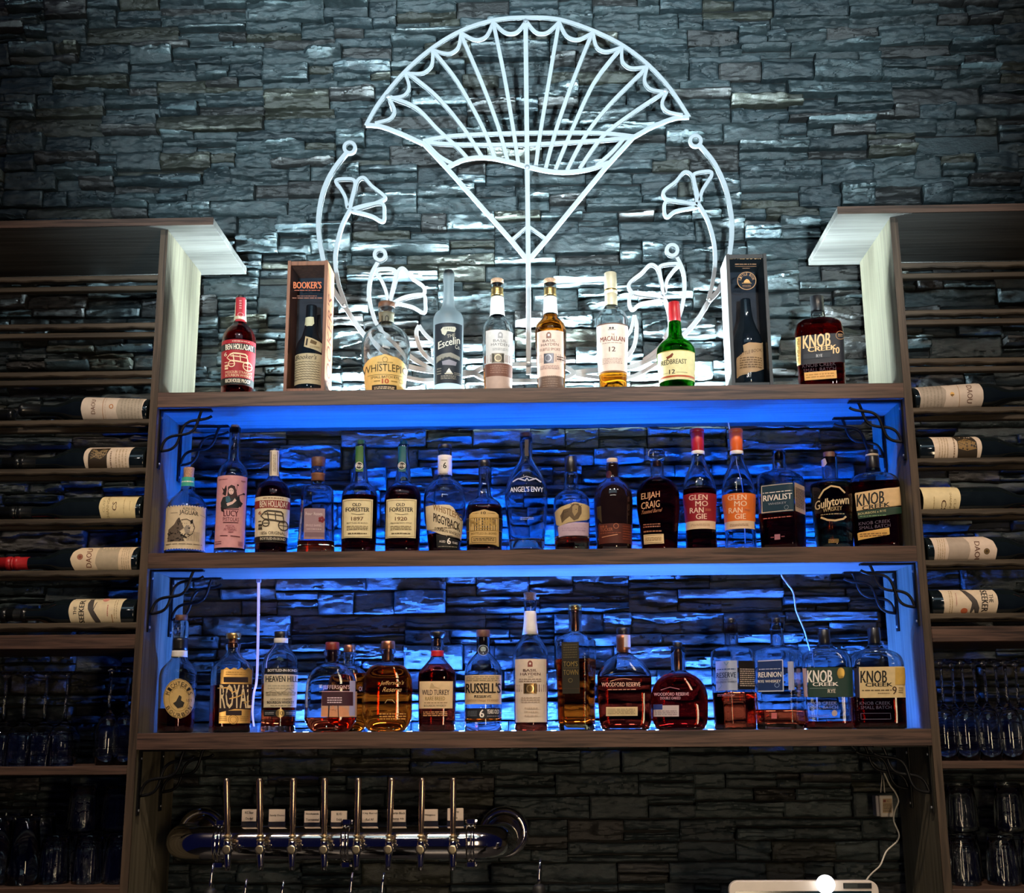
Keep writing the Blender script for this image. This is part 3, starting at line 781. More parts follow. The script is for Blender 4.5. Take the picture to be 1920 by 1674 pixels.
bottle('whiskey_bottle', 'green glass bottle with red capsule and cream label', 'T', 1270,
       [(600, 11), (628, 12.5), (636, 17), (646, 29), (656, 35), (668, 36), (700, 34), (735, 31.5)], level=640, liq='gold', group=GT, bot=5, glassm=glass('green_glass', (.16, .58, .10), 1.5),
       caps=[('capsule', 'red', 567, 604, 10.5, 11.5)],
       labels=[('label', ('rect', 1233, 656, 1302, 711, 1), 'e9d9a0', [('r', 1233, 656, 1302, 657.5, 'b79a50'), ('p', [(1249, 668), (1256, 665), (1261, 661), (1263, 664), (1260, 669), (1254, 671), (1250, 674), (1251, 670)], '7a3a22'),
                T('REDBREAST', 1240, 673, 1287, 682, '4a3a22', bold=.03), ('l', [(1244, 698), (1253, 698)], .7, '8a7a50'), ('l', [(1268, 698), (1288, 698)], .7, '8a7a50'), T('12', 1255, 692, 1266, 700, '3a2a18', bold=.04), ('r', 1236, 703, 1301, 706.5, 'b4532e')])])
bottle('whiskey_bottle', 'flat rectangular dark whiskey bottle with black label numbered 10', 'T', 1542,
       [(585, 12.5), (596, 13.5), (600, 16), (604, 30), (611, 41), (624, 44), (670, 43.5), (722, 42)], level=600, liq='deep', group=GT, dr=.55, n=5, bot=6,
       caps=[('stopper', 'black', 556, 590, 12.5, 12)],
       labels=[('label', ('rect', 1492, 627, 1581, 681, 3), '20222a', [('r', 1494, 628, 1503, 680, 'd9a85c'), ('ln', 1496, 631, 1501, 677, 2, '3a2a18', True), T('KNOB', 1507, 626, 1556, 651, 'f0c890', bold=.06, slope=-.03), T('CREEK', 1516, 649, 1567, 658, 'f0c890', bold=.06, slope=-.03),
                T('10', 1560, 653, 1572, 665, 'f0c890', bold=.05), T('RYE', 1532, 665, 1541, 669, 'a8a8a8'), ('r', 1508, 662, 1556, 671, '2c3138'), T('RYE', 1531, 664, 1542, 669.5, 'b8b8b8'), ('o', 1573, 631, 8, 8, 'c09060', .8), ('ln', 1569, 628, 1577, 634, 2, 'c09060')]),
               ('embossing', None, BK, [T('KNOB CREEK', 1506, 680, 1566, 687, '3c2430'), T('SMALL BATCH', 1508, 689, 1566, 696, '3c2430')]),
               ('lower_label', ('rect', 1509, 696, 1567, 711, 1), 'e0a85c', [('ln', 1513, 699, 1562, 708, 2, 'b8803c')])])

# --- middle shelf
jag = [('p', [(316, 1014), (318, 992), (328, 983), (333, 974), (337, 970), (340, 977), (345, 990), (334, 997), (339, 1008), (346, 1014)], '6a5c50'),
       ('p', [(333, 976), (337, 970), (339, 979), (335, 986)], '14100c'), ('p', [(356, 976), (361, 973), (361, 980), (357, 982)], '14100c'),
       ('l', [(340, 975), (350, 973), (360, 978), (364, 988), (360, 1000), (352, 1006)], 1.2, '3c3028'), ('l', [(328, 984), (330, 996), (338, 1002), (350, 1008)], 3, '1c1612'),
       ('l', [(344, 1006), (348, 1000), (356, 1003)], 2, '1c1612'), ('p', [(345, 990), (350, 984), (356, 988), (355, 998), (348, 1002)], 'a09484'), ('e', 334, 990, 2.5, 1.2, '14100c'), ('e', 354, 990, 2.2, 1.1, '14100c')]
_r = random.Random(5)
for i in range(26): jag.append(('e', _r.uniform(317, 345), _r.uniform(996, 1014), _r.uniform(.8, 2.2), _r.uniform(.6, 1.5), '1c1612'))
for i in range(9): jag.append(('l', [(350 + i * 2.6, 1014), (352 + i * 2.4, 1004 - i * .6), (349 + i * 2.8, 994 + i * .3)], .7, '5c5044'))
for i in range(12): jag.append(('e', _r.uniform(340, 362), _r.uniform(976, 988), .7, .6, '4a3e34'))
bottle('mezcal_bottle', 'round clear bottle with big cat drawing on scalloped cream label and cork', 'M', 346,
       [(905, 12.2), (918, 12.8), (924, 17), (934, 27), (946, 34.5), (958, 37.5), (1000, 38), (1036, 37)], group=GM, bot=9,
       caps=[('cork', 'cork', 877, 906, 10, 8.5)], neckb=[],
       labels=[('neck_label', ('rect', 339, 894, 364, 911), '3fae96', [('ln', 341, 900, 362, 905, 1, 'd8f0e0')]),
               ('label', ('rect', 311, 949, 385, 1028, -2), 'e3d0ae', [T('ALMA DEL', 343, 951, 366, 956, '3a3028', slope=.03), T('JAGUAR', 337, 957, 371, 967, '2a2018', slope=.07, bold=.035), ('l', [(322, 961), (334, 961)], .7, '8a7c68'), ('l', [(374, 963), (383, 966)], .7, '8a7c68'),
                ('ln', 313, 1018, 377, 1021, 1, '8a7c68')] + [('e', 313 + i * 4.7, 948.6 + 3.6 * ((i - 7.5) / 7.5) ** 2 * 0, 1.6, 1.5, 'e3d0ae') for i in range(16)] + [('e', 311 + i * 4.7, 1028.2, 1.6, 1.5, 'e3d0ae') for i in range(16)] + jag)])
girl = [('p', [(428, 913), (434, 909), (440, 911), (443, 920), (445, 932), (440, 940), (426, 938), (427, 926)], '3a2226'), ('e', 433.5, 921, 4.6, 6.2, 'e8c8c0'), ('e', 431.5, 920, .9, .6, BK), ('e', 435.8, 920, .9, .6, BK), ('l', [(432, 925.5), (435, 925.5)], .7, '9a2030'),
        ('p', [(417, 913), (421, 917), (425, 909), (426, 918), (424, 930), (418, 926), (420, 921)], '2c2024'), ('p', [(419, 932), (427, 930), (436, 934), (447, 930), (452, 944), (446, 952), (428, 953), (416, 955), (415, 942)], '2a3034'),
        ('p', [(424, 931), (430, 930), (433, 938), (428, 944), (424, 940)], '3d6d80'), ('p', [(425, 944), (436, 940), (440, 934), (443, 938), (436, 945), (427, 949)], 'e8c8c0'), ('l', [(440, 932), (455, 924)], 1.2, '2a2024'), ('e', 456, 924, 2.2, 1.8, '2a2024'), ('e', 445.5, 909, 1.8, 1.8, '4a2024'),
        ('l', [(444, 911), (443, 920)], .8, '2a2024'), ('p', [(443, 934), (448, 928), (449, 938), (454, 942), (450, 950), (445, 946)], '1e2226'), ('p', [(415, 950), (421, 953), (420, 960), (416, 958)], '2a2024')]
bottle('mezcal_bottle', 'tall clear bottle with pink label showing a long haired figure', 'M', 430,
       [(802, 10.5), (812, 10), (862, 12), (867, 15), (877, 23.5), (889, 27.5), (900, 28), (960, 28.3), (1038, 29)], group=GM, bot=14,
       caps=[('cork', 'cork', 797, 812, 8)],
       labels=[('label', ('rect', 409, 891, 463, 1026, -6), 'e0a3a6', girl + [T('LUCY', 420, 957, 446, 968, '5c1c2a', bold=.05), ('l', [(420, 954.5), (447, 954.5)], 1.2, '5c1c2a'), T('PISTOLAS', 419, 970, 447, 977, '5c1c2a'), ('l', [(419, 979.5), (446, 979.5)], 1.4, '5c1c2a'),
                T('MEZCAL', 424, 984, 440, 989, '8a3a48'), T('ARTESANAL', 420, 990, 443, 995, '8a3a48'), ('ln', 428, 996, 437, 999, 1, '8a3a48'), ('l', [(414, 1004), (427, 1004.5)], 1.6, '5c1c2a'), ('l', [(432, 1004.5), (449, 1005.5)], 1.6, '5c1c2a'),
                ('ln', 412, 897, 427, 900, 1, '7a2c3a'), ('ln', 451, 899, 459, 902, 1, '7a2c3a'), ('ln', 405, 1013, 416, 1021, 2, '7a3a4a'), ('ln', 445, 1014, 454, 1023, 4, '9a5a6a')])])
bottle('whiskey_bottle', 'dark whiskey bottle with cream stagecoach label and white neck strip', 'M', 508,
       [(846, 9), (856, 9.5), (893, 10.5), (899, 14), (909, 24), (920, 30.5), (932, 33), (990, 31), (1036, 29.5)], level=906, liq='deep', group=GM,
       caps=[('stopper', 'black', 842, 850, 8)],
       labels=[('neck_strip', ('rect', 507, 844, 523, 892, -1), 'ddd0b4', [('l', [(509, 846), (508.5, 890)], 1, BK), ('l', [(520.5, 846), (520, 890)], 1, BK), ('ln', 512, 852, 517, 884, 3, '8a7c60', True)]),
               ('label', ('rect', 478, 930, 543, 1016, -1), CR, [('r', 478, 937.5, 543, 952, '8f2a22'), T('BEN HOLLADAY', 488, 938.5, 539, 950.5, 'f3e6cd', bold=.06), ('ln', 494, 932, 531, 935, 1, '8a5a40'), T('6', 486, 957, 491, 964, '8a2018')] + coach(486, 956, 540, 992, '4a4034') +
                [T('1856 ORIGINAL', 489, 996, 534, 1002, '2a241c'), ('r', 478, 1005, 543, 1016, BK), T('BOTTLED-IN-BOND', 489, 1007, 534, 1012, 'e9dcc0', bold=.05)])])
rose = [('e', 602.5 + 3.6 * math.cos(a), 974 + 3.6 * math.sin(a), 2.6, 2.6, '7a1020') for a in np.linspace(0, 6.28, 6)[:-1]]
bottle('whiskey_bottle', 'nearly empty square shouldered bottle with dark rose emblem and paper tag', 'M', 592,
       [(876, 13), (884, 14.5), (890, 12.5), (905, 12), (911, 14, 2), (914, 25, 3.5), (921, 29.5, 4), (960, 31.5, 4), (1036, 35.5, 4)], level=1017, liq='red', group=GM, dr=.8, bot=4,
       caps=[('stopper', 'wood', 858, 877, 13.5, 12)], neckb=[('leather_band', 'brown', 888, 903)],
       labels=[('label', ('rect', 571, 953, 609, 1011, -1), '9a7f86', [T('Four Roses', 574, 960, 604, 966, 'e8d8d8'), T('SINGLE BARREL', 574, 983, 603, 987, 'd8c0c4')] + rose + [('r', 572, 998, 608, 1006, '7a5f68'), ('ln', 576, 990, 602, 994, 1, 'd8c0c4')])])
ofb = [(834, 10), (842, 10.3), (846, 9.8), (880, 13), (905, 16.5), (911, 23), (919, 30), (932, 33.5), (950, 34), (990, 33.5), (1036, 31.5)]
def oflab(x, year, sub): return [('l', [(x + 2, 938), (x + 53, 938), (x + 52, 1006), (x + 1, 1006), (x + 2, 938)], .9, '8a7a50'), T('OLD', x + 18, 943, x + 34, 949, '2a241c', bold=.05), T('FORESTER', x + 6, 951, x + 49, 959, '2a241c', bold=.045),
      ('l', [(x + 16, 963), (x + 28, 965), (x + 40, 963)], .8, '5a4c30'), T(year, x + 16, 969, x + 38, 976, '6a4c28', bold=.03), T(sub, x + 8, 979, x + 46, 982, '5a4c30'), ('ln', x + 8, 985, x + 46, 994, 3, '8a7a58'), ('ln', x + 10, 998, x + 44, 1002, 1, '5a4c30')]
bottle('whiskey_bottle', 'whiskey bottle with green neck strip and cream label, filled below the shoulder', 'M', 672, ofb, level=932, liq='deep', group=GM, n=2.5, bot=14,
       caps=[('stopper', 'green', 825, 836, 7)],
       labels=[('neck_strip', ('rect', 667, 836, 681, 884), '3c6a2c', [('e', 673.5, 873, 7, 7, 'd8d4c4'), ('e', 673.5, 873, 6, 6, '1a1c1c'), T('100', 669, 870.5, 678, 875.5, 'd8d4c4')]),
               ('label', ('rect', 643, 935, 699, 1008, -2), 'e6d9ac', oflab(643, '1897', 'BOTTLED IN BOND'))])
bottle('whiskey_bottle', 'whiskey bottle with teal neck strip and cream label, filled to the neck', 'M', 754, ofb, level=915, liq='deep', group=GM, n=2.5, bot=14,
       caps=[('stopper', 'teal', 826, 836, 7)],
       labels=[('neck_strip', ('rect', 747, 836, 761, 884), '175a60', [('e', 753.5, 873, 7, 7, 'd8d4c4'), ('e', 753.5, 873, 6, 6, '1a1c1c'), T('115', 749, 870.5, 758, 875.5, 'd8d4c4')]),
               ('label', ('rect', 725, 935, 781, 1008, -2), 'e6d9ac', oflab(725, '1920', 'PROHIBITION STYLE'))])
bottle('whiskey_bottle', 'round shouldered bottle with slanted cream label and white neck label', 'M', 833,
       [(842, 13), (855, 12.8), (893, 13.2), (898, 17), (908, 29), (922, 37.5), (942, 39.5), (965, 38.5), (1005, 32.5), (1036, 28)], level=1003, liq='deep', group=GM, bot=5,
       caps=[('stopper', 'black', 834, 843, 12.8)], neckb=[('neck_wrap', 'white', 855, 892)],
       labels=[('neck_number', None, BK, [T('6', 831, 867, 837, 878, BK, bold=.05), ('l', [(822, 873), (829, 873)], .7, '8a8474'), ('ln', 828, 861, 838, 864, 1, '8a8474'), ('ln', 825, 886, 840, 889, 1, '8a8474')]),
               ('label', ('p', [(798, 946), (828, 955), (833, 948), (842, 946), (851, 951), (856, 963), (868, 972), (866, 1010), (832, 1004), (800, 990)]), 'e3d3b0', [T('WHISTLEPIG', 812, 953, 866, 965, '8a6a34', slope=.36, bold=.035), T('PIGGYBACK', 813, 970, 862, 986, '241c14', slope=.38, bold=.05), ('ln', 820, 988, 860, 991, 1, '5a4a34'), T('BOURBON WHISKEY', 816, 993, 862, 999, '3a2c1c', slope=.25), ('l', [(838, 956), (842, 953), (846, 957)], 1, '8a6a34')]),
               ('lower_label', ('p', [(818, 1001), (863, 1012), (860, 1031), (819, 1027)]), '17181a', [T('AGED', 824, 1013, 835, 1017, WH, slope=.1), T('6', 838, 1008, 845, 1020, WH, bold=.05, slope=.1), T('YEARS', 847, 1015, 857, 1019, WH, slope=.1), ('ln', 822, 1023, 856, 1026, 1, '8a8474')])])
bottle('whiskey_bottle', 'short whiskey bottle with arched gold label crossed by a black band', 'M', 908,
       [(876, 10.5), (888, 11), (892, 10), (930, 13.5), (935, 18), (944, 29), (957, 34), (975, 34.5), (1036, 32.5)], level=950, liq='dark', group=GM, n=2.6, bot=5,
       caps=[('stopper', 'black', 863, 876, 11)],
       labels=[('label', ('p', [(880, 1022), (880, 964), (888, 958), (908, 955), (927, 958), (935, 964), (935, 1024)]), 'c9a86a', [T('10', 902, 959, 911, 964, '4a3a1c', bold=.04), ('l', [(886, 962), (899, 962)], .6, '6a5428'), ('l', [(914, 962), (928, 962)], .6, '6a5428'), T('BOTTLED IN BOND', 884, 998, 931, 1002, '7a6230'),
                ('l', [(885, 1006), (929, 1007), (929, 1017), (885, 1016), (885, 1006)], .9, '4a3a1c'), ('ln', 888, 1008, 926, 1014, 2, '4a3a1c')]),
               ('black_band', ('rect', 875, 970, 943, 995), '171a20', [('r', 875, 970, 943, 971, 'g:c8a050'), ('r', 875, 994, 943, 995, 'g:c8a050'), T('HENRY', 907, 971.5, 929, 977, 'g:e8c070', bold=.04), T('McKENNA', 883, 974, 930, 986, 'g:e8c070', bold=.06), ('ln', 893, 989, 922, 992, 1, 'g:c8a050')])])
bottle('whiskey_bottle', 'curved winged clear bottle with white etched lettering, almost empty', 'M', 988,
       [(820, 11.8), (856, 11.8), (864, 14), (876, 21), (893, 31), (910, 37.5), (930, 40.5), (948, 40), (985, 36.5), (1034, 31)], level=1012, liq='rose', group=GM, n=2.3, dr=.6, bot=10,
       caps=[('stopper', 'wood', 812, 822, 11)],
       labels=[('neck_strip', ('rect', 984, 824, 991, 855), '3c3430', []),
               ('printing', None, BK, [T("ANGEL'S ENVY", 957, 912, 1018, 922, 'd8dce8', bold=.05), ('l', [(962, 902), (972, 897), (985, 901), (988, 896), (991, 901), (1004, 897), (1014, 903)], 2.4, 'c8d0e4'), ('l', [(968, 899), (987, 893), (1008, 899)], 1.2, 'c8d0e4'), ('ln', 976, 969, 1000, 975, 2, '98a8c8')])])
bottle('whiskey_bottle', 'rounded bottle with a standing bull drawn on a tan torn edge label', 'M', 1073,
       [(886, 11.5), (893, 13.5), (903, 13), (912, 12.8), (918, 15), (927, 26), (938, 33), (950, 34), (990, 33.5), (1034, 32)], level=1007, liq='red', group=GM, n=2.4, bot=4,
       caps=[('stopper', 'black', 856, 887, 11.5, 11.5)],
       labels=[('label', ('p', [(1040, 957), (1050, 950), (1065, 945), (1078, 941), (1092, 943), (1106, 945), (1106, 968), (1098, 976), (1085, 977), (1068, 979), (1050, 985), (1043, 982)]), 'bfa97c',
                [('p', [(1054, 980), (1051, 966), (1057, 955), (1068, 952), (1074, 944), (1084, 944), (1090, 951), (1090, 962), (1084, 973), (1076, 976), (1068, 968), (1060, 974)], '5e4c34'), ('p', [(1073, 950), (1078, 946), (1084, 948), (1083, 960), (1077, 968), (1073, 960)], '9a845c'),
                 ('l', [(1056, 962), (1064, 958), (1070, 962)], 1, '3a2c1c'), ('l', [(1057, 956), (1055, 972)], 1.2, '3a2c1c'), ('e', 1080, 955, 1, .8, '1c1410'), ('l', [(1073, 948), (1070, 945), (1072, 942)], 1, '2c2418'), ('l', [(1086, 950), (1090, 947)], 1, '2c2418')]),
               ('lower_label', ('p', [(1046, 986), (1068, 980), (1086, 978), (1104, 977), (1103, 1005), (1048, 1006)]), 'b8a2b4', [('ln', 1054, 988, 1098, 996, 2, 'a890a8')])])
bottle('whiskey_bottle', 'near black embossed bottle with dim copper coloured label', 'M', 1152,
       [(868, 11), (876, 11.8), (895, 12), (901, 17), (911, 28), (924, 34.5), (938, 36.5), (985, 35), (1034, 33)], group=GM, solid=pm('dark_bottle_glass', (.012, .006, .005), .05, 0, .8, coat=.5, vary=.2),
       caps=[('cork', 'beige', 860, 869, 10.5)], neckb=[],
       labels=[('neck_medallion', None, BK, [('e', 1142, 889, 5, 7, '4a2018')]),
               ('label', ('rect', 1122, 981, 1184, 1018, 1), '4e2016', [T('BIB &', 1126, 984, 1139, 988, 'b06a48'), T('TUCKER', 1126, 989, 1149, 995, 'b06a48'), ('o', 1155, 986, 5, 5, 'b06a48', 1), ('l', [(1129, 1006), (1158, 1002)], 1.2, 'd89a78'), ('ln', 1126, 997, 1164, 1000, 1, '8a4a30'), ('ln', 1167, 984, 1183, 1012, 6, '7a3a26')])])
bottle('whiskey_bottle', 'dark full bottle with glass knob stopper and bronze lettering', 'M', 1237,
       [(866, 12.5), (893, 12.8), (897, 17), (904, 28), (914, 36), (930, 40), (945, 40), (990, 36), (1034, 33)], level=899, liq='deep', group=GM, dr=.6, n=2.4, bot=3,
       caps=[('stopper', 'glass', 843, 866, 12, 12, [(842, 3), (843, 12), (847, 15.5), (856, 16), (862, 14.5), (866, 8), (872, 7)]), ('cork', 'copper', 864, 875, 8.5)],
       labels=[('printing', None, BK, [T('ELIJAH', 1203, 922, 1237, 937, 'c8946c', bold=.03, slope=-.1), T('CRAIG', 1203, 939, 1237, 952, 'c8946c', bold=.03, slope=-.1), T('Toasted Barrel', 1203, 954, 1239, 961, 'a8704c', slope=-.1, ital=.3), ('ln', 1207, 980, 1238, 989, 2, '8a5038'), ('ln', 1208, 993, 1240, 998, 1, '9a6040')]),
               ('lower_label', ('rect', 1207, 1001, 1244, 1019, 1), 'd2b78a', [('l', [(1209, 1003), (1242, 1003)], .8, '6a4c30'), ('l', [(1209, 1017), (1242, 1017)], .8, '6a4c30'), ('ln', 1211, 1006, 1240, 1014, 3, '8a6c48')])])
gm = [(846, 11.5), (858, 12), (868, 14.5), (885, 21.5), (903, 28), (920, 31.5), (935, 31.5), (958, 29.5), (985, 28.5), (1005, 28.5), (1034, 29.8)]
for cx, capc, col, lv, lq, lab in ((1316, 'red', '8e1a26', 919, 'deep', 'malt bottle with red cap and dark red label'), (1390, 'orange', 'e0702a', None, 'gold', 'malt bottle with orange cap and orange label')):
    d = cx - 1316 - (1 if cx > 1350 else 0)
    tc = {'red': 'e8c8b4', 'orange': 'f2d2b0'}[capc]
    bottle('whiskey_bottle', lab, 'M', cx, gm, level=lv, liq=lq, group=GM, bot=5,
           caps=[('capsule', capc, 805, 812, 13.5), ('capsule_body', capc, 812, 847, 13, 11.5), ('neck_ring', 'white', 846, 853, 12.5)],
           labels=[('label', ('rect', 1281 + d, 924, 1343 + d, 976), col, [T('GLEN', 1292 + d, 927, 1326 + d, 937, tc, bold=.03), T('MO', 1304 + d, 939, 1327 + d, 949, tc, bold=.03), T('RAN', 1294 + d, 951, 1319 + d, 961, tc, bold=.03), T('GIE', 1305 + d, 963, 1325 + d, 973, tc, bold=.03), ('ln', 1322 + d, 953, 1332 + d, 958, 2, 'c87858')]),
                   ('band_label', ('rect', 1286 + d, 976, 1341 + d, 991), 'd9bd9c', [('ln', 1296 + d, 981, 1330 + d, 986, 2, 'b8977a')])])
bottle('whiskey_bottle', 'square bottle turned on its corner with dark blue label wrapping to a cream side panel', 'M', 1470,
       [(846, 12.5), (880, 12.5), (884, 20, 3), (888, 34, 6), (894, 42, 8), (903, 44, 8), (1032, 41, 8)], level=964, liq='deep', group=GM, n=2, yaw=-.34, bot=4, caps=[('stopper', 'wood', 844, 862, 8)],
       labels=[('label', ('rect', 1427, 905, 1487, 959, 1), '1d3a4a', [('l', [(1429, 907), (1485, 907)], 1.2, 'd9c8b0'), ('l', [(1429, 957), (1486, 957)], 1.2, 'd9c8b0'), ('l', [(1429, 907), (1430, 957)], 1.2, 'd9c8b0'), ('ln', 1431, 919, 1484, 922, 1, WH), T('RIVALIST', 1432, 925, 1484, 936, WH, bold=.04), T('WHISKEY', 1441, 940, 1474, 944, 'a8b0b8'), ('o', 1474, 951, 4, 4, '8a9aa4', .8)]),
               ('side_label', ('rect', 1488.5, 904, 1509, 958, 2), 'cdb294', [('ln', 1490.5, 912, 1507, 950, 13, '4a3a34')]),
               ('printing', None, BK, [('ln', 1432, 967, 1484, 970, 1, 'c87868'), ('r', 1453, 1000, 1463, 1010, 'a8707c'), ('ln', 1446, 1003, 1452, 1007, 1, '8a4a54'), ('ln', 1465, 1003, 1471, 1007, 1, '8a4a54')])])
bottle('whiskey_bottle', 'dark round bottle with flat shoulder and cream lettering in an oval ring', 'M', 1566,
       [(858, 14), (864, 14.5), (898, 14.5), (902, 20), (905, 33), (910, 38), (925, 38.5), (1032, 33)], level=909, liq='brown', group=GM, bot=4,
       caps=[('cork', 'wood', 848, 870, 11)],
       labels=[('seal', None, BK, [('p', [(1537, 861), (1548, 858), (1551, 868), (1546, 874), (1538, 871)], 'c8b8c8')]),
               ('printing', None, BK, [('l', [(1536, 932), (1545, 918), (1558, 911), (1573, 914), (1583, 924)], 3, 'd8b888'), ('l', [(1540, 968), (1552, 974), (1566, 976), (1580, 973), (1585, 968)], 3.4, 'd8b888'),
                T('Gullytown', 1529, 932, 1590, 954, 'e0c498', bold=.05, slope=-.16), T('WHISKEY', 1544, 950, 1578, 958, 'c8a878', slope=-.1), ('ln', 1540, 962, 1582, 965, 1, 'c8a878'), ('ln', 1554, 1010, 1572, 1018, 3, 'b89858')])])
KC = [(878, 13, 2), (886, 15, 2), (889, 22, 3), (893, 34, 4), (901, 43, 5), (914, 46, 5), (960, 45.5, 5), (1030, 43.5, 5)]
bottle('whiskey_bottle', 'flat rectangular bottle with tan over dark green label by the blue side wall', 'M', 1648, KC, level=905, liq='deep', group=GM, dr=.55, bot=5,
       caps=[('cap_ring', 'beige', 852, 856, 12.5), ('stopper', 'black', 844, 852, 12), ('stopper_body', 'black', 856, 884, 12.5, 12)],
       labels=[('label', ('p', [(1604, 922), (1684, 914), (1689, 950), (1608, 956)]), 'dcba88', [T('KNOB', 1608, 923, 1657, 946, BK, bold=.06, slope=-.1), T('CREEK', 1618, 945, 1667, 953, BK, bold=.06, slope=-.1)]),
               ('green_label', ('p', [(1608, 957), (1689, 951), (1691, 964), (1662, 967), (1611, 971)]), '1e3a2a', [T('BOURBON x RYE', 1611, 958, 1660, 962, 'd8c890', slope=-.08), ('ln', 1614, 965, 1660, 968, 1, '7aa070')]),
               ('embossing', None, BK, [T('KNOB CREEK', 1612, 976, 1668, 982, '5a4858', slope=-.05), T('SMALL BATCH', 1613, 984, 1668, 990, '5a4858', slope=-.05)]),
               ('lower_label', ('p', [(1609, 997), (1666, 990), (1667, 1003), (1611, 1011)]), 'd8a858', [('ln', 1614, 998, 1662, 1006, 2, '7a5428')])])

# --- bottom shelf
bottle('whiskey_bottle', 'bottle with oval cream label leaning arc lettering, far left of the bottom shelf', 'B', 329,
       [(1196, 13.5), (1232, 14.5), (1239, 18), (1248, 27), (1258, 33), (1272, 35), (1300, 34.5), (1366, 33)], level=1328, liq='deep', group=GB, bot=4,
       caps=[('stopper_top', 'wood', 1153, 1164, 11.5), ('stopper', 'glass', 1164, 1197, 15, 14)], neckb=[('neck_band', 'black', 1197, 1219), ('neck_ring', 'white', 1220, 1232)],
       labels=[('label', ('ell', 335.5, 1309.5, 28, 37.5), 'd9b673', [('o', 335.5, 1309.5, 27, 36.5, '8a6c34', .8), ('o', 335.5, 1309.5, 18, 24, 'a8883c', .7), ('arc', "MICHTER'S", 335.5, 1309.5, 21, 28, -78, 78, 8, '1e1a12'), ('arc', 'BOURBON', 335.5, 1309.5, 23, 31, 245, 115, 7, '1e1a12'),
                ('p', [(325, 1318), (330, 1315), (336, 1303), (340, 1306), (339, 1313), (345, 1317), (342, 1325), (333, 1328)], '2a2620'), ('arc', 'SMALL BATCH', 335.5, 1309.5, 16, 22, -60, 60, 4, '8a7038'), T('US*1', 348, 1310, 358, 1315, '5a4420')])])
bottle('whiskey_bottle', 'broad shouldered bottle with ornate gold label and tall slim lettering', 'B', 430,
       [(1206, 14.3), (1212, 13.8), (1221, 12.3), (1231, 18), (1240, 27, 3), (1250, 36, 4), (1262, 39, 5), (1300, 38.5, 6), (1366, 38, 6)], level=1285, liq='deep', group=GB, dr=.85, yaw=.2, bot=5,
       caps=[('cork_top', 'gold', 1187, 1198, 13.8), ('cork', 'copper', 1198, 1214, 9)],
       labels=[('label', ('rect', 415, 1255, 472, 1356, -4), 'g:dcb06a', [('r', 420, 1269, 464, 1279, '241018'), ('p', [(413, 1282), (471, 1282), (469, 1330), (440, 1329), (411, 1336)], '241018'),
                T('ROYAL', 413, 1283, 470, 1328, 'e8cfa0', bold=.035), ('l', [(409, 1290), (428, 1289), (436, 1298), (444, 1294)], 2.2, 'g:dcb06a'), ('l', [(430, 1310), (445, 1306), (456, 1300)], 2.2, 'g:dcb06a'), ('l', [(456, 1318), (470, 1312)], 2.2, 'g:dcb06a'),
                ('r', 424, 1332, 452, 1341, '241018'), ('o', 437, 1349, 9, 9, '8a6428', 1), ('o', 437, 1349, 6, 6, '8a6428', .8), ('ln', 411, 1342, 426, 1352, 3, 'a87c3c'), ('ln', 449, 1342, 464, 1352, 3, 'a87c3c'), ('ln', 424, 1258, 460, 1266, 2, 'b88c44')] +
                [('p', [(419 + i * 13, 1255.5), (425.5 + i * 13, 1251), (432 + i * 13, 1255.5)], 'g:dcb06a') for i in range(4)])])
bottle('whiskey_bottle', 'bottle with white label under a black strip and glowing red dregs', 'B', 521,
       [(1206, 13.5), (1211, 15), (1220, 21), (1232, 29), (1246, 33), (1262, 33.5), (1320, 32.5), (1366, 31.5)], level=1281, liq='red', group=GB, bot=12,
       caps=[('cap', 'black', 1184, 1199, 12.8), ('cap_band', 'white', 1196, 1206, 13.2)],
       labels=[('black_strip', ('rect', 497, 1252, 559, 1263), '15171c', [T('BOTTLED-IN-BOND', 503, 1254, 556, 1259, WH, bold=.04)]),
               ('label', ('rect', 496, 1264, 559, 1326, -1), 'e0d0b0', [T('HEAVEN HILL', 499, 1267, 557, 1278, '14161c', bold=.05), ('l', [(500, 1299), (515, 1293), (525, 1302), (540, 1290), (553, 1299)], 1, '9a9078'), ('ln', 503, 1283, 550, 1292, 2, 'c0b498'), ('ln', 500, 1296, 553, 1304, 3, 'a89c80'),
                T('KENTUCKY STRAIGHT', 508, 1309, 546, 1313, '4a4238'), T('BOURBON WHISKEY', 502, 1314, 550, 1319, '1c1a18', bold=.04), ('ln', 508, 1321, 548, 1324, 1, '8a8068')]),
               ('lower_strip', ('rect', 495, 1331, 555, 1343), '15171c', [('e', 525, 1337, 8, 8, 'g:a89060'), T('10', 521, 1333, 530, 1341, '3a2c18'), ('ln', 498, 1334, 514, 1340, 2, 'a8a8a8'), ('ln', 536, 1334, 552, 1340, 2, 'a8a8a8')])])
J1 = [(1219, 16, 2), (1227, 16, 2), (1230, 12.5, 2), (1242, 13, 2), (1247, 22), (1255, 34), (1266, 42.5), (1282, 47), (1300, 48), (1345, 48.5), (1358, 44), (1367, 33)]
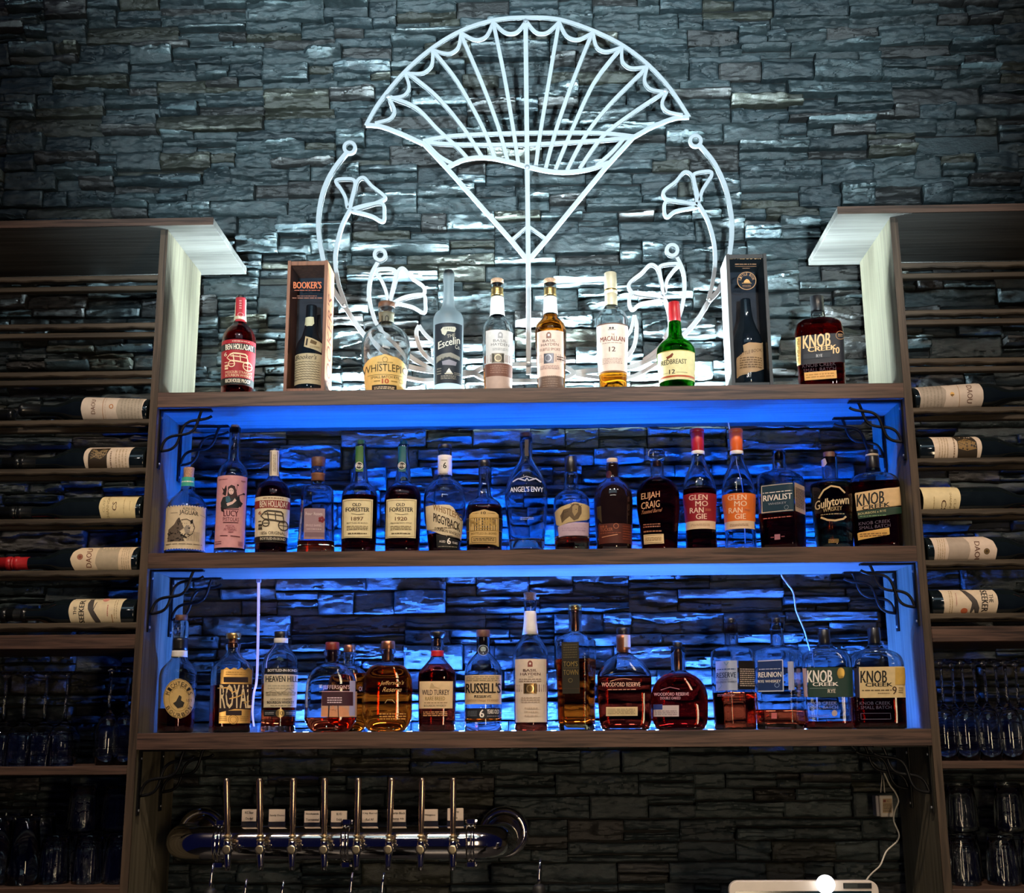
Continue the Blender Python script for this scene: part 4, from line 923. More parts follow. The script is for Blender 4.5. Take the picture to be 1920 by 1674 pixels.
bottle('whiskey_bottle', 'wide flask shaped bottle with dark red stopper, front of an overlapping pair', 'B', 619, J1, level=1345, liq='red', group=GB, dr=.5, n=2.6, by=.075, bot=4,
       caps=[('stopper', 'darkred', 1204, 1219, 13), ('stopper_plug', 'darkred', 1219, 1242, 9.5)],
       labels=[('label', ('rect', 604, 1296, 672, 1344, -2), 'c79a80', [('r', 604, 1297, 661, 1323, '3c1826'), ('p', [(604, 1344), (606, 1330), (612, 1326), (618, 1332), (624, 1322), (630, 1334), (638, 1324), (650, 1330), (655, 1344)], 'd8946a'), ('l', [(617, 1322), (616, 1344)], 2.5, '2c1420'), ('l', [(633, 1322), (634, 1344)], 1.6, '2c1420')]),
               ('printing', None, BK, [T("JEFFERSON'S", 606, 1284, 655, 1294, 'd8b0bc'), ('l', [(604, 1296), (658, 1296)], 1, 'd8b0bc'), ('ln', 614, 1306, 640, 1319, 3, 'e0c8d0')]),
               ('side_label', ('rect', 655, 1276, 666, 1342, -1), 'a8a4c8', [])])
bottle('whiskey_bottle', 'amber flask shaped bottle with dark stopper standing behind its twin', 'B', 652,
       [(y - 0, w * .84, *r) for y, w, *r in [(1223, 15), (1232, 15), (1235, 12), (1246, 12.5), (1251, 22), (1258, 34), (1268, 42), (1284, 46), (1300, 47), (1345, 47), (1357, 43), (1364, 33)]], level=1262, liq='orange', group=GB, dr=.5, n=2.6, by=.165, bot=4,
       caps=[('stopper', 'copper', 1209, 1224, 11)], labels=[('printing', None, BK, [T('ON', 672, 1287, 682, 1296, 'd8b0bc')])])
bottle('whiskey_bottle', 'amber flask shaped bottle with script lettering and copper stopper', 'B', 725,
       [(1217, 14.5, 2), (1223, 15, 2), (1226, 11.5, 2), (1240, 11.5, 2), (1243, 18), (1249, 30), (1258, 39), (1272, 45), (1295, 46.8), (1345, 46.5), (1358, 42), (1367, 32)], level=1249, liq='orange', group=GB, dr=.5, n=2.7, bot=3,
       caps=[('stopper', 'copper', 1202, 1217, 13), ('stopper_plug', 'copper', 1217, 1240, 8.5)],
       labels=[('printing', None, BK, [T("Jefferson's", 712, 1276, 754, 1286, 'e8a868', ital=.4, slope=-.02), T('Reserve', 717, 1288, 751, 1297, 'e8a868', ital=.4), ('l', [(722, 1318), (726, 1312), (735, 1312), (740, 1318)], 1.2, 'd8a070'), ('ln', 712, 1336, 760, 1350, 3, 'c88040')])])
bottle('whiskey_bottle', 'red amber bottle with cream label and mushroom shaped black stopper', 'B', 819,
       [(1198, 11), (1207, 11.5), (1216, 13), (1222, 11.5), (1232, 12.5), (1240, 18), (1252, 28, 2.5), (1264, 35, 3), (1280, 35.5, 3), (1366, 34, 3)], level=1246, liq='dark', group=GB, n=2, dr=.9, bot=4,
       caps=[('stopper', 'black', 1184, 1199, 14, 10, [(1183, 12), (1185, 15), (1189, 15), (1194, 13), (1198, 9)]), ('stopper_plug', 'copper', 1198, 1212, 7)], neckb=[('neck_band', 'red', 1220, 1231)],
       labels=[('label', ('rect', 787, 1277, 849, 1328, -1), 'e3c69a', [T('WILD TURKEY', 792, 1293, 842, 1303, '3a1c18', bold=.05), T('RARE BREED', 798, 1306, 834, 1313, '8a6a24', bold=.03), ('p', [(806, 1291), (808, 1281), (811, 1280), (812, 1285), (820, 1289), (826, 1291)], 'c8a87c'), ('ln', 796, 1316, 838, 1319, 1, '8a6a44'), T('BOURBON WHISKEY', 796, 1321, 836, 1325, '3a1c18'), ]),
               ('printing', None, BK, [('ln', 794, 1333, 838, 1343, 3, 'c89060')])])
bottle('whiskey_bottle', 'clear bottle with big bold lettering on tan label above black strip numbered 6', 'B', 906,
       [(1194, 13), (1204, 12.5), (1222, 12.8), (1230, 19), (1242, 28.5), (1254, 34), (1268, 35.2), (1366, 34.5)], level=1328, liq='orange', group=GB, bot=18,
       caps=[('stopper', 'wood', 1181, 1195, 13), ('stopper_plug', 'cork', 1195, 1207, 8)],
       labels=[('medallion', None, BK, [('e', 906, 1219, 9.5, 10, '22262a'), ('o', 906, 1219, 9.5, 10, 'a8b4b8', 1), ('e', 906, 1217, 5, 5, '98a8a8'), ('l', [(906, 1218), (906, 1226)], 1.5, '98a8a8')]),
               ('label', ('rect', 872, 1265, 940, 1320), 'ddc196', [('ln', 875, 1267, 936, 1277, 3, '9a8a6c'), T("RUSSELL'S", 874, 1280, 938, 1299, '1a1614', bold=.07), T('RESERVE', 890, 1303, 921, 1308, '2a2420', bold=.04), T('KENTUCKY STRAIGHT RYE WHISKEY', 877, 1311, 934, 1315, '8a5a34')]),
               ('strip_label', ('rect', 873, 1329, 938, 1347), '22242a', [T('6', 899, 1330, 908, 1345, WH, bold=.06), T('YEARS OLD', 913, 1330, 935, 1338, WH, bold=.05), ('ln', 877, 1332, 895, 1343, 4, '707880'), ('ln', 913, 1341, 935, 1344, 1, '8a8a90')])])
bottle('whiskey_bottle', 'tallest bottle of the bottom shelf, white wrapped neck, pale label with belt', 'B', 996,
       [(1126, 11.8), (1138, 12), (1144, 11), (1190, 14.8), (1197, 18.5), (1208, 26), (1222, 32), (1236, 33.5), (1300, 32), (1366, 31)], level=1300, liq='dark', group=GB, bot=3,
       caps=[('cork', 'cork', 1111, 1127, 12, 10.5)], neckb=[('neck_wrap', 'white', 1146, 1190)],
       labels=[('label', ('rect', 966, 1235, 1024, 1354, 1), 'dfcdb8', crest(994, 1244, '8a4a40') + [T('BASIL', 981, 1254, 1007, 1259, '5a3a34', bold=.03), T('HAYDEN', 976, 1261, 1013, 1266, '5a3a34', bold=.03), ('l', [(990, 1269), (1000, 1269)], .8, '5a3a34'), ('ln', 974, 1271, 1014, 1279, 2, '9a8474'), ('ln', 978, 1306, 1012, 1318, 3, 'b09a86'), ('ln', 984, 1324, 1008, 1345, 3, 'c0aa94')]),
               ('belt', ('rect', 965, 1283, 1029, 1297), '4a2028', [('r', 982, 1281, 1006, 1300, 'g:9a7a50'), ('o', 994, 1291, 7, 8, 'g:e8c890', 2), ('l', [(986, 1282), (986, 1299)], 1.6, BK), ('l', [(1002, 1282), (1002, 1299)], 1.6, BK)])])
bottle('whiskey_bottle', 'square decanter bottle with tall dark art deco label and gold cap', 'B', 1082,
       [(1146, 12.8), (1152, 12.5), (1184, 12), (1188, 18, 3), (1195, 31, 5), (1203, 38, 8), (1215, 38.5, 8), (1300, 35.5, 8), (1366, 34, 8)], level=1236, liq='orange', group=GB, yaw=-.30, bot=12,
       caps=[('cap', 'gold', 1134, 1144, 12.5), ('cork', 'copper', 1144, 1184, 8)],
       labels=[('label', ('rect', 1053, 1203, 1085, 1300, 2), '2e2a20', [('ln', 1057, 1206, 1082, 1234, 6, '5a5238'), T("TOM'S", 1057, 1239, 1083, 1249, 'g:d8bc70', bold=.04), ('l', [(1057, 1251.5), (1084, 1251.5)], .6, '8a7c50'), T('TOWN', 1057, 1255, 1084, 1265, 'g:d8bc70', bold=.04), ('o', 1070, 1275, 4, 4, '8a7c50', .8)]),
               ('lower_label', ('p', [(1055, 1289), (1062, 1286), (1079, 1286), (1087, 1289), (1087, 1299), (1055, 1299)]), 'c8601c', [])])
bottle('whiskey_bottle', 'flat rectangular bottle with domed shoulders and small cream plate label', 'B', 1173,
       [(1189, 12.8, 2), (1224, 13, 2), (1228, 17, 2.2), (1236, 29, 2.4), (1247, 40, 2.6), (1258, 47, 3), (1268, 50.5, 5), (1300, 50, 6), (1350, 48.5, 6), (1366, 43, 5)], level=1268, liq='dark', group=GB, dr=.5, bot=4,
       caps=[('stopper', 'black', 1177, 1190, 12)], neckb=[('neck_band', 'copper', 1190, 1224)],
       labels=[('neck_label', ('rect', 1170, 1190, 1182, 1213), 'c8c4d0', []),
               ('printing', None, BK, [T('WOODFORD RESERVE', 1129, 1279, 1200, 1287, 'e0b8a4', bold=.03), ('ln', 1140, 1291, 1192, 1294, 1, 'c89880'), ('l', [(1145, 1277), (1158, 1273), (1172, 1272), (1184, 1274)], 1.2, 'c89880')]),
               ('label', ('rect', 1137, 1325, 1195, 1342), 'd3bd92', [('ln', 1141, 1328, 1190, 1339, 4, '9a8a68'), ('r', 1140, 1328, 1151, 1339, 'b8a47c')])])
bottle('whiskey_bottle', 'low wide flask bottle of very dark red whiskey with blue corner on its plate label', 'B', 1276,
       [(1213, 13, 2), (1257, 13.5, 2), (1261, 19, 2.2), (1268, 32, 2.4), (1280, 44, 2.6), (1296, 51, 3), (1310, 52.5, 4), (1350, 51, 5), (1365, 44, 4)], level=1264, liq='deep', group=GB, dr=.5, bot=4,
       caps=[('stopper', 'black', 1204, 1216, 8.5), ('stopper_plug', 'copper', 1216, 1257, 8)],
       labels=[('printing', None, BK, [T('WOODFORD RESERVE', 1227, 1298, 1291, 1304, 'c8a8b4', bold=.03), T('DOUBLE OAKED', 1239, 1306, 1276, 1311, 'c8a8b4', bold=.03), ('l', [(1240, 1293), (1257, 1288), (1274, 1292)], 1, 'a88898')]),
               ('label', ('rect', 1226, 1322, 1273, 1343), 'c2b4b4', [('r', 1226, 1320, 1243, 1330, '26387a'), ('ln', 1229, 1331, 1270, 1341, 3, '8a7c84')])])
bottle('whiskey_bottle', 'square bottle on its corner with pale map label beside a black side panel', 'B', 1379,
       [(1168, 12.5), (1208, 12.8), (1213, 22, 3), (1217, 34, 6), (1224, 40, 8), (1240, 40.5, 8), (1366, 38.5, 8)], level=1298, liq='red', group=GB, yaw=.62, bot=5,
       caps=[('stopper', 'black', 1159, 1169, 10), ('stopper_plug', 'cork', 1169, 1188, 9.5)],
       labels=[('label', ('rect', 1342, 1238, 1382, 1294, 1), 'a9b4cf', [T('RESERVE', 1344, 1260, 1380, 1270, '1a2c4c', bold=.05), ('ln', 1346, 1252, 1379, 1256, 1, '34507a'), T('STRAIGHT', 1348, 1272, 1374, 1275, '5a6a8a'), T('BOURBON WHISKEY', 1344, 1276, 1381, 1280, '1a2c4c'), ('l', [(1358, 1240), (1362, 1247), (1366, 1241)], 1.5, '6a94b4'), ('l', [(1348, 1292), (1354, 1285), (1352, 1280)], 2, '8aa4c4')]),
               ('side_label', ('rect', 1384, 1238, 1417, 1292, 1), '16100f', [('ln', 1387, 1252, 1414, 1287, 9, 'b8a898')]),
               ('printing', None, BK, [('ln', 1346, 1300, 1378, 1305, 2, 'd08a94')])])
bottle('whiskey_bottle', 'nearly empty square bottle with dark blue label in a white border', 'B', 1466,
       [(1168, 12.5), (1210, 12.8), (1215, 26, 3), (1219, 38, 6), (1227, 46, 8), (1244, 47.5, 8), (1366, 45, 8)], level=1330, liq='red', group=GB, yaw=-.30, bot=10,
       caps=[('stopper', 'black', 1158, 1167, 9), ('stopper_plug', 'cork', 1167, 1181, 8.5)],
       labels=[('label', ('rect', 1421, 1236, 1468, 1297, 1), '1d3566', [('l', [(1422, 1238), (1467, 1237)], 2, 'c0c8e0'), ('l', [(1423, 1295), (1469, 1295)], 2, 'c0c8e0'), ('l', [(1467, 1237), (1468.5, 1296)], 2, 'c0c8e0'), T('REUNION', 1423, 1259, 1465, 1269, WH, bold=.05), ('ln', 1424, 1252, 1463, 1255, 1, 'c0c8e0'), T('RYE WHISKEY', 1423, 1274, 1464, 1279, WH, bold=.04), ('o', 1457, 1284, 4.5, 4.5, '8aa4d0', 1)]),
               ('side_label', ('rect', 1476, 1240, 1487, 1294, 2), 'a0a8c8', []), ('printing', None, BK, [('r', 1447, 1336, 1457, 1347, 'c86a6a')])])
KB = [(1206, 12.5, 2), (1213, 16, 2), (1218, 24, 3), (1223, 36, 4), (1232, 44, 5), (1246, 47, 5), (1300, 46, 5), (1364, 44, 5)]
bottle('whiskey_bottle', 'flat rectangular bottle with dark green label and gold medallion', 'B', 1556, KB, level=1352, liq='deep', group=GB, dr=.55, bot=4,
       caps=[('stopper', 'black', 1180, 1210, 11, 11.5)],
       labels=[('label', ('rect', 1515, 1251, 1596, 1307, 2), '1b3a32', [T('KNOB', 1515, 1256, 1560, 1279, WH, bold=.06), T('CREEK', 1525, 1279, 1571, 1286, WH, bold=.06), ('l', [(1520, 1290), (1566, 1290)], .7, '8aa098'), T('RYE', 1552, 1292, 1566, 1299, 'd8d0c0', bold=.04), ('e', 1575, 1262, 7.5, 11, 'g:a88c48'), ('o', 1575, 1262, 7.5, 11, '4a3c1c', 1)]),
               ('side_strip', ('rect', 1506, 1252, 1513, 1306, 3), 'b09aa8', []), ('embossing', None, BK, [T('KNOB CREEK', 1516, 1315, 1568, 1321, '8a90b0'), T('SMALL BATCH', 1517, 1323, 1570, 1329, '8a90b0'), ('e', 1564, 1337, 5, 6, 'b8a4a0'), ('ln', 1520, 1339, 1556, 1345, 2, '6a6080')])])
bottle('whiskey_bottle', 'flat rectangular bottle with cream and gold label numbered 9, at the right end', 'B', 1651,
       [(1206, 12.5, 2), (1214, 16, 2), (1219, 26, 3), (1225, 39, 4), (1234, 47, 5), (1248, 50, 5), (1300, 49, 5), (1363, 47.5, 5)], level=1306, liq='deep', group=GB, dr=.55, bot=4,
       caps=[('stopper', 'black', 1177, 1210, 11.5, 12)],
       labels=[('label', ('rect', 1612, 1250, 1696, 1308, 2), 'e0c690', [T('KNOB', 1615, 1257, 1662, 1280, BK, bold=.06), T('CREEK', 1624, 1280, 1672, 1287, BK, bold=.06), ('ln', 1618, 1292, 1670, 1296, 1, '6a5838'), T('9', 1671, 1287, 1679, 1302, '4a3420', bold=.03), ('ln', 1646, 1298, 1666, 1301, 1, '8a7448'), ('r', 1676, 1252, 1694, 1284, 'd0a850'), ('ln', 1682, 1288, 1690, 1300, 3, '8a7448')]),
               ('side_strip', ('rect', 1603, 1252, 1611, 1307, 3), '1c1c3c', []), ('embossing', None, BK, [T('KNOB CREEK', 1614, 1315, 1668, 1321, '4a4860'), T('SMALL BATCH', 1616, 1323, 1670, 1329, '4a4860'), ('l', [(1616, 1337), (1668, 1337), (1669, 1348), (1617, 1348), (1616, 1337)], .9, '4a4860')])])
# ------------------------------------------------------------------ shelves and cabinets
def shelf(z, lab):
    m = MB(); m.box(-H, H, .002, SD, z - TH, z, WUNDER, .001); m.box(-H, H, -.0008, .0022, z - TH - .0002, z + .0002, WX, .0007)
    o = m.build('display_shelf'); tag(o, lab, 'shelf', 'central display shelves'); return o
shelf(ZT, 'thick dark wood display shelf under the top row of bottles')
shelf(ZM, 'thick dark wood display shelf under the middle row of bottles')
shelf(ZB, 'thick wood display shelf under the bottom row of bottles, above the taps')

PT = .018
RAILS = {-1: [516, 605, 695, 785.5, 877, 971.5, 1068.5, 1167], 1: [489.5, 578.5, 669.5, 762, 857, 953, 1048.5, 1149]}
RAILZ = {}
for s in (-1, 1):
    side = 'left' if s < 0 else 'right'
    c = empty('wine_cabinet', (s * (H + PT), 0, .9), 0, 'tall dark wood wine and glass cabinet at the %s end of the stone wall' % side, 'cabinet', 'cabinets flanking the display')
    def part(nm, m):
        o = m.build(nm, c); o.location = (-s * (H + PT), 0, -.9); return o
    X = lambda a: s * a
    m = MB(); m.box(X(H), X(H + PT), 0, PD, .86, ZU - .0003, WPANEL, .001)
    # stained front edge, without the strip light painted into the panel faces
    m.box(X(H - .0004), X(H + PT + .0004), -.0016, .003, .86, ZU - .001, WZ)
    part('side_panel', m)
    m = MB(); m.box(X(1.86), X(1.878), 0, PD, .86, ZU - .0003, WZ, .001); part('side_panel', m)
    inner = .79648 if s < 0 else .78294
    m = MB(); m.box(X(inner), X(1.88), -.027, .325, ZU, ZU + .019, WUNDER, .001)
    m.box(X(inner - .0004), X(1.88), -.0285, -.0255, ZU - .0002, ZU + .0192, WX); part('top_board', m)
    xx = 150 if s < 0 else 1815
    for i, y in enumerate(RAILS[s]):
        z = wz(xx, y, 0.); RAILZ[s, i] = z
        # rounded front slat, wavy lower edge
        n = 60; R = []
        for j in range(n + 1):
            x = X(H + PT + .0003) + s * (1.8597 - H - PT) * j / n
            h_ = .0145 + .0012 * math.sin(j * .9 + i) + .0008 * math.sin(j * 2.3 + i * 2)
            R.append([(x, .002, z - .003), (x, .006, z), (x, .019, z), (x, .021, z - .003), (x, .021, z - h_), (x, .004, z - h_), (x, .002, z - h_ + .003)])
        m = MB(); m.rings(R, WRACK, smooth=False); part('rack_rail', m)
        m = MB(); m.box(X(H + PT + .0003), X(1.8597), .078, .097, z - .0145, z, WRACK, .002); part('rack_rail', m)
    zt0, zt1 = (wz(xx, 1190, 0), wz(xx, 1217, 0)) if s < 0 else (wz(xx, 1174, 0), wz(xx, 1203, 0))
    m = MB(); m.box(X(H + PT + .0003), X(1.8597), -.004, PD, zt1, zt0, WX, .0015); part('dividing_shelf', m)
    for (a, b) in ((1437, 1453), (1664, 1681)) if s < 0 else ((1427, 1441), (1667, 1684)):
        za, zb_ = wz(xx, a, 0), wz(xx, b, 0); RAILZ[s, 'g%d' % a] = za
        m = MB(); m.box(X(H + PT + .0003), X(1.8597), 0, .30, zb_, za, WX, .0015); part('glass_shelf', m)
G0 = {-1: RAILZ[-1, 'g1437'], 1: RAILZ[1, 'g1427']}; G1 = {-1: RAILZ[-1, 'g1664'], 1: RAILZ[1, 'g1667']}

# counter under the frame, carries the tap row side of the bar
m = MB(); m.box(-H, H, -.45, .312, .80, .84, pm('counter_stone', (.03, .03, .035), .3, vary=.2)); m.box(-H, H, -.40, .312, 0, .80, WZ); o = m.build('bar_counter')
tag(o, 'dark back bar counter below the taps', 'counter')

# ------------------------------------------------------------------ LED strips
def led(name, z, x0, x1, y, col, s, lab, chip):
    e = empty(name, ((x0 + x1) / 2, y, z), 0, lab, 'light strip')
    m = MB(); m.box(x0 - (x0 + x1) / 2, x1 - (x0 + x1) / 2, -.006, .006, .0002, .0018, pm('strip_tape', (.7, .7, .7), .6, vary=.05)); m.build('tape', e)
    mt = pm(name + '_glow_' + chip, (.8, .8, .8), .5, emit=col, es=s)
    m = MB(); n = 44
    for i in range(n):
        xa = (x0 - x1) / 2 + (x1 - x0) * (i + .32) / n; xb = (x0 - x1) / 2 + (x1 - x0) * (i + .68) / n
        m.box(xa, xb, -.0032, .0032, .0018, .0030, mt)
    m.build('diode_row', e)
    if 1:
        m = MB(); m.box(-.90 - (x0 + x1) / 2, .90 - (x0 + x1) / 2, SD + .001 - y, .339 - y, -.009, 0, pm('blocker_black', (.03, .03, .03), .5, vary=.1)); m.build('gap_blocker', e)  # added dark board closing the gap against strip light leaking past the shelf
    return e

m = MB(); m.box(-2.2, 2.2, -3.6, .43, -.05, 0, pm('floor_tile', (.05, .045, .04), .5, vary=.3, scale=4)); o = m.build('floor'); o['kind'] = 'structure'
led('led_strip', ZT - .012, -.56, .54, .285, (.70, .91, 1.0), 9000, 'cool white light strip between the top shelf and the stone wall', 'white')
led('led_strip', ZM - .003, -.84, .86, .272, (.004, .115, 1.0), 2500, 'blue light strip behind the middle row of bottles', 'blue_mid')
led('led_strip', ZB - .003, -.66, .80, .272, (.045, .19, 1.0), 3800, 'blue light strip behind the bottom row of bottles', 'blue_low')

# ------------------------------------------------------------------ fan and glass sculpture on the wall
ACR = pm('frosted_acrylic', (.66, .68, .70), .32, .0, .6, vary=.06, scale=12, coat=.3)
PINM = pm('pin_steel', (.8, .82, .85), .25, .6, vary=.05)
YS = .262
sculpt = empty('wall_sculpture', (wx(990, 500, YS), YS, wz(990, 500, YS)), 0, 'pale cut out fan in a cocktail glass with flowering vines on the stone wall', 'sculpture')
sl = Vector(sculpt.location)
_k = [0]
def ribbon(nm, pts, w=8.5, smooth=True, closed=False, taper=None):
    P = [np.array(p, float) for p in pts]
    if smooth and len(P) > 2: P = catmull(P, 6, closed)
    P3 = [unp(p[0], p[1], YS) - np.array(sl) for p in P]
    n = len(P3); sc = 1 / 720.; _k[0] += 1; e = (_k[0] % 23) * .00022
    R = []
    for i in range(n):
        a = P3[(i - 1) % n] if closed else P3[max(i - 1, 0)]; b = P3[(i + 1) % n] if closed else P3[min(i + 1, n - 1)]
        t = b - a; t[1] = 0; t /= max(1e-9, np.linalg.norm(t)); nn = np.array([-t[2], 0, t[0]])
        ww = w * sc / 2 * (taper(i / (n - 1)) if taper else 1)
        p = P3[i]
        R.append([tuple(p + nn * ww + (0, -.003 - e, 0)), tuple(p + nn * (ww - .0008) + (0, -.0036 - e, 0)), tuple(p - nn * (ww - .0008) + (0, -.0036 - e, 0)), tuple(p - nn * ww + (0, -.003 - e, 0)), tuple(p - nn * ww + (0, .003, 0)), tuple(p + nn * ww + (0, .003, 0))])
    if closed: R.append(R[0])
    m = MB(); m.rings(R, ACR, not closed, not closed, False); return m.build(nm, sculpt)
c1 = lambda L: [(670 + u / 3, 10 + v / 3) for u, v in L]
c2 = lambda L: [(580 + u / 3.348, 240 + v / 3.348) for u, v in L]
c3 = lambda L: [(980 + u / 3.348, 240 + v / 3.348) for u, v in L]
ribbon('fan_rim', c1([(50, 675), (130, 540), (265, 378), (420, 243), (590, 142), (770, 85), (950, 70), (1140, 82), (1340, 150), (1500, 232), (1640, 340), (1760, 472), (1865, 630)]))
ribbon('fan_edge', c1([(50, 675), (130, 682), (250, 725), (370, 780)]), 9)
ribbon('fan_edge', c1([(1865, 630), (1780, 638), (1660, 685), (1555, 742)]), 9)
cus = [(100, 665), (178, 525), (270, 385), (425, 255), (585, 160), (765, 98), (950, 92), (1135, 98), (1325, 158), (1487, 240), (1630, 350), (1740, 490), (1830, 622)]
for a, b in zip(cus[:-1], cus[1:]):
    a, b = np.array(a, float), np.array(b, float); c = (a + b) / 2; ctr = np.array((955, 900.)); d = (ctr - c) / np.linalg.norm(ctr - c)
    ribbon('scallop', c1([a, a * .72 + b * .28 + d * 55, c + d * 68, a * .28 + b * .72 + d * 55, b]), 7)
ribs = [[(185, 520), (330, 580), (450, 700), (560, 800), (620, 865)], [(285, 385), (450, 520), (600, 700), (700, 855)], [(430, 265), (560, 430), (700, 680), (775, 865)], [(588, 180), (700, 440), (790, 680), (845, 875)], [(768, 115), (830, 420), (880, 720), (905, 890)],
        [(1132, 115), (1080, 420), (1030, 720), (1005, 905)], [(1315, 175), (1210, 440), (1120, 700), (1060, 920)], [(1475, 250), (1330, 440), (1200, 720), (1115, 925)], [(1625, 355), (1420, 560), (1280, 740), (1180, 930)], [(1730, 490), (1560, 600), (1380, 740), (1250, 922)],
        [(1500, 750), (1430, 830), (1345, 905)], [(395, 785), (460, 850), (535, 893)], [(440, 800), (520, 870), (575, 880)][:0]]
for r in ribs:
    if r: ribbon('fan_rib', c1(r), 8)
ribbon('glass_brim', c1([(370, 765), (560, 735), (960, 720), (1350, 720), (1555, 740)])); ribbon('glass_brim', c1([(370, 770), (560, 785), (960, 785), (1330, 765), (1555, 745)]))
ribbon('wave_line', c1([(505, 915), (600, 870), (720, 858), (850, 880), (960, 910), (1080, 935), (1180, 940), (1300, 925), (1420, 885)]))
ribbon('glass_side', [(793, 268), (840, 318), (962, 455), (991, 491)], 9, False); ribbon('glass_side', [(1189, 256), (1135, 315), (1025, 449), (989, 491)], 9, False)
ribbon('glass_tip', [(961, 450), (990, 424), (1025, 450)], 7, False)
ribbon('glass_stem', [(985.5, 37), (987, 180), (989, 350), (990.5, 490), (991, 600), (991, 702)], 9.5)
ribbon('glass_foot', [(888, 700), (905, 690), (930, 685), (990, 684), (1040, 685), (1062, 690), (1078, 700)]); ribbon('glass_foot', [(888, 700), (908, 710), (940, 714), (990, 715), (1040, 713), (1062, 709), (1078, 700)])
def donut(cx, cy, r):
    ribbon('vine_bud', [(cx + (r - 4) * math.cos(a), cy + (r - 4) * math.sin(a)) for a in np.linspace(0, 2 * PI, 17)[:-1]], 7.5, True, True)
# left vines
donut(656, 278, 14)
ribbon('vine_stem', c2([(235, 160), (150, 270), (90, 400), (60, 560), (65, 700), (90, 830), (115, 940), (165, 1040), (220, 1120), (330, 1280), (440, 1390), (600, 1490), (770, 1525), (1030, 1540)]), 9.5)
ribbon('vine_stem', c2([(255, 520), (205, 620), (170, 760), (165, 860), (185, 980), (215, 1070), (235, 1130)]), 8)
ribbon('vine_stem', c2([(330, 1420), (480, 1530), (640, 1575), (770, 1585), (1030, 1545)]), 8)
def fl(mp, A):
    for L in A: ribbon('petal', mp(L), 7, True, True)
fl(c2, [[(245, 510), (228, 440), (195, 380), (168, 340), (200, 325), (285, 335), (275, 420)], [(262, 508), (285, 400), (305, 335), (345, 318), (395, 370), (465, 425), (472, 450), (400, 482), (290, 512)], [(268, 522), (330, 495), (455, 478), (472, 540), (462, 590), (400, 560), (335, 540)]])
donut(713, 479, 14)
ribbon('vine_stem', c2([(430, 850), (390, 930), (375, 1050), (400, 1170), (435, 1250), (520, 1340), (640, 1440), (770, 1520)]), 8)
fl(c2, [[(500, 1092), (480, 1020), (450, 950), (420, 905), (450, 885), (540, 898), (525, 1000)], [(512, 1092), (540, 970), (555, 905), (590, 882), (640, 940), (715, 995), (715, 1045), (640, 1060), (540, 1090)], [(520, 1105), (600, 1062), (712, 1048), (728, 1100), (720, 1160), (650, 1125), (565, 1105)]])
ribbon('leaf', c2([(690, 1240), (672, 1290), (700, 1390), (775, 1470), (860, 1520)]), 8); ribbon('leaf', c2([(690, 1240), (720, 1285), (775, 1335), (880, 1380)]), 7)
# right vines
donut(1304, 265, 14)
ribbon('vine_stem', c3([(1112, 112), (1200, 220), (1270, 370), (1305, 530), (1312, 650), (1300, 780), (1275, 900), (1235, 1010), (1165, 1095), (1100, 1200), (1010, 1300), (900, 1390), (800, 1450), (660, 1505), (430, 1525), (300, 1540)]), 9.5)
ribbon('vine_stem', c3([(1100, 475), (1160, 580), (1200, 720), (1207, 850), (1190, 980), (1165, 1080)]), 8)
ribbon('vine_stem', c3([(900, 1440), (760, 1530), (640, 1575), (480, 1570), (300, 1545)]), 8)
fl(c3, [[(1108, 462), (1125, 400), (1160, 340), (1185, 300), (1170, 275), (1080, 290), (1075, 330), (1092, 400)], [(1092, 468), (1078, 370), (1060, 300), (1015, 280), (960, 340), (890, 395), (885, 430), (920, 455), (1080, 478)], [(1085, 492), (1010, 468), (905, 462), (888, 520), (905, 562), (960, 525), (1080, 502)]])
donut(1260, 470, 14)
ribbon('vine_stem', c3([(968, 815), (1005, 900), (1015, 1000), (1003, 1110), (975, 1200), (920, 1300), (850, 1390), (760, 1460)]), 8)
ribbon('vine_stem', c3([(885, 1060), (915, 1150), (925, 1240), (890, 1320)]), 8)
fl(c3, [[(892, 1040), (905, 960), (945, 900), (975, 868), (955, 855), (865, 870), (862, 920), (875, 980)], [(880, 1042), (865, 950), (845, 885), (800, 862), (745, 915), (672, 975), (675, 1022), (720, 1045), (865, 1060)], [(868, 1070), (790, 1048), (692, 1038), (668, 1090), (688, 1142), (740, 1108), (862, 1085)]])
ribbon('leaf', c3([(700, 1180), (715, 1250), (705, 1350), (660, 1430), (560, 1510)]), 8); ribbon('leaf', c3([(700, 1180), (685, 1250), (665, 1290), (620, 1330)]), 7)
for px, py in ((985.5, 43), (728, 184), (1247, 173), (646.5, 575), (1330, 565), (988.5, 316), (991, 683)):
    p = unp(px, py, YS) - np.array(sl)
    m = MB(); m.lathe([(.0045, -.0135), (.0062, -.0125), (.0062, -.0095), (.0035, -.009), (.0035, .075)], PINM, p[0], p[2], 14, axis='y'); o = m.build('mounting_pin', sculpt)
    # lathe about y puts cx in x and cy in z

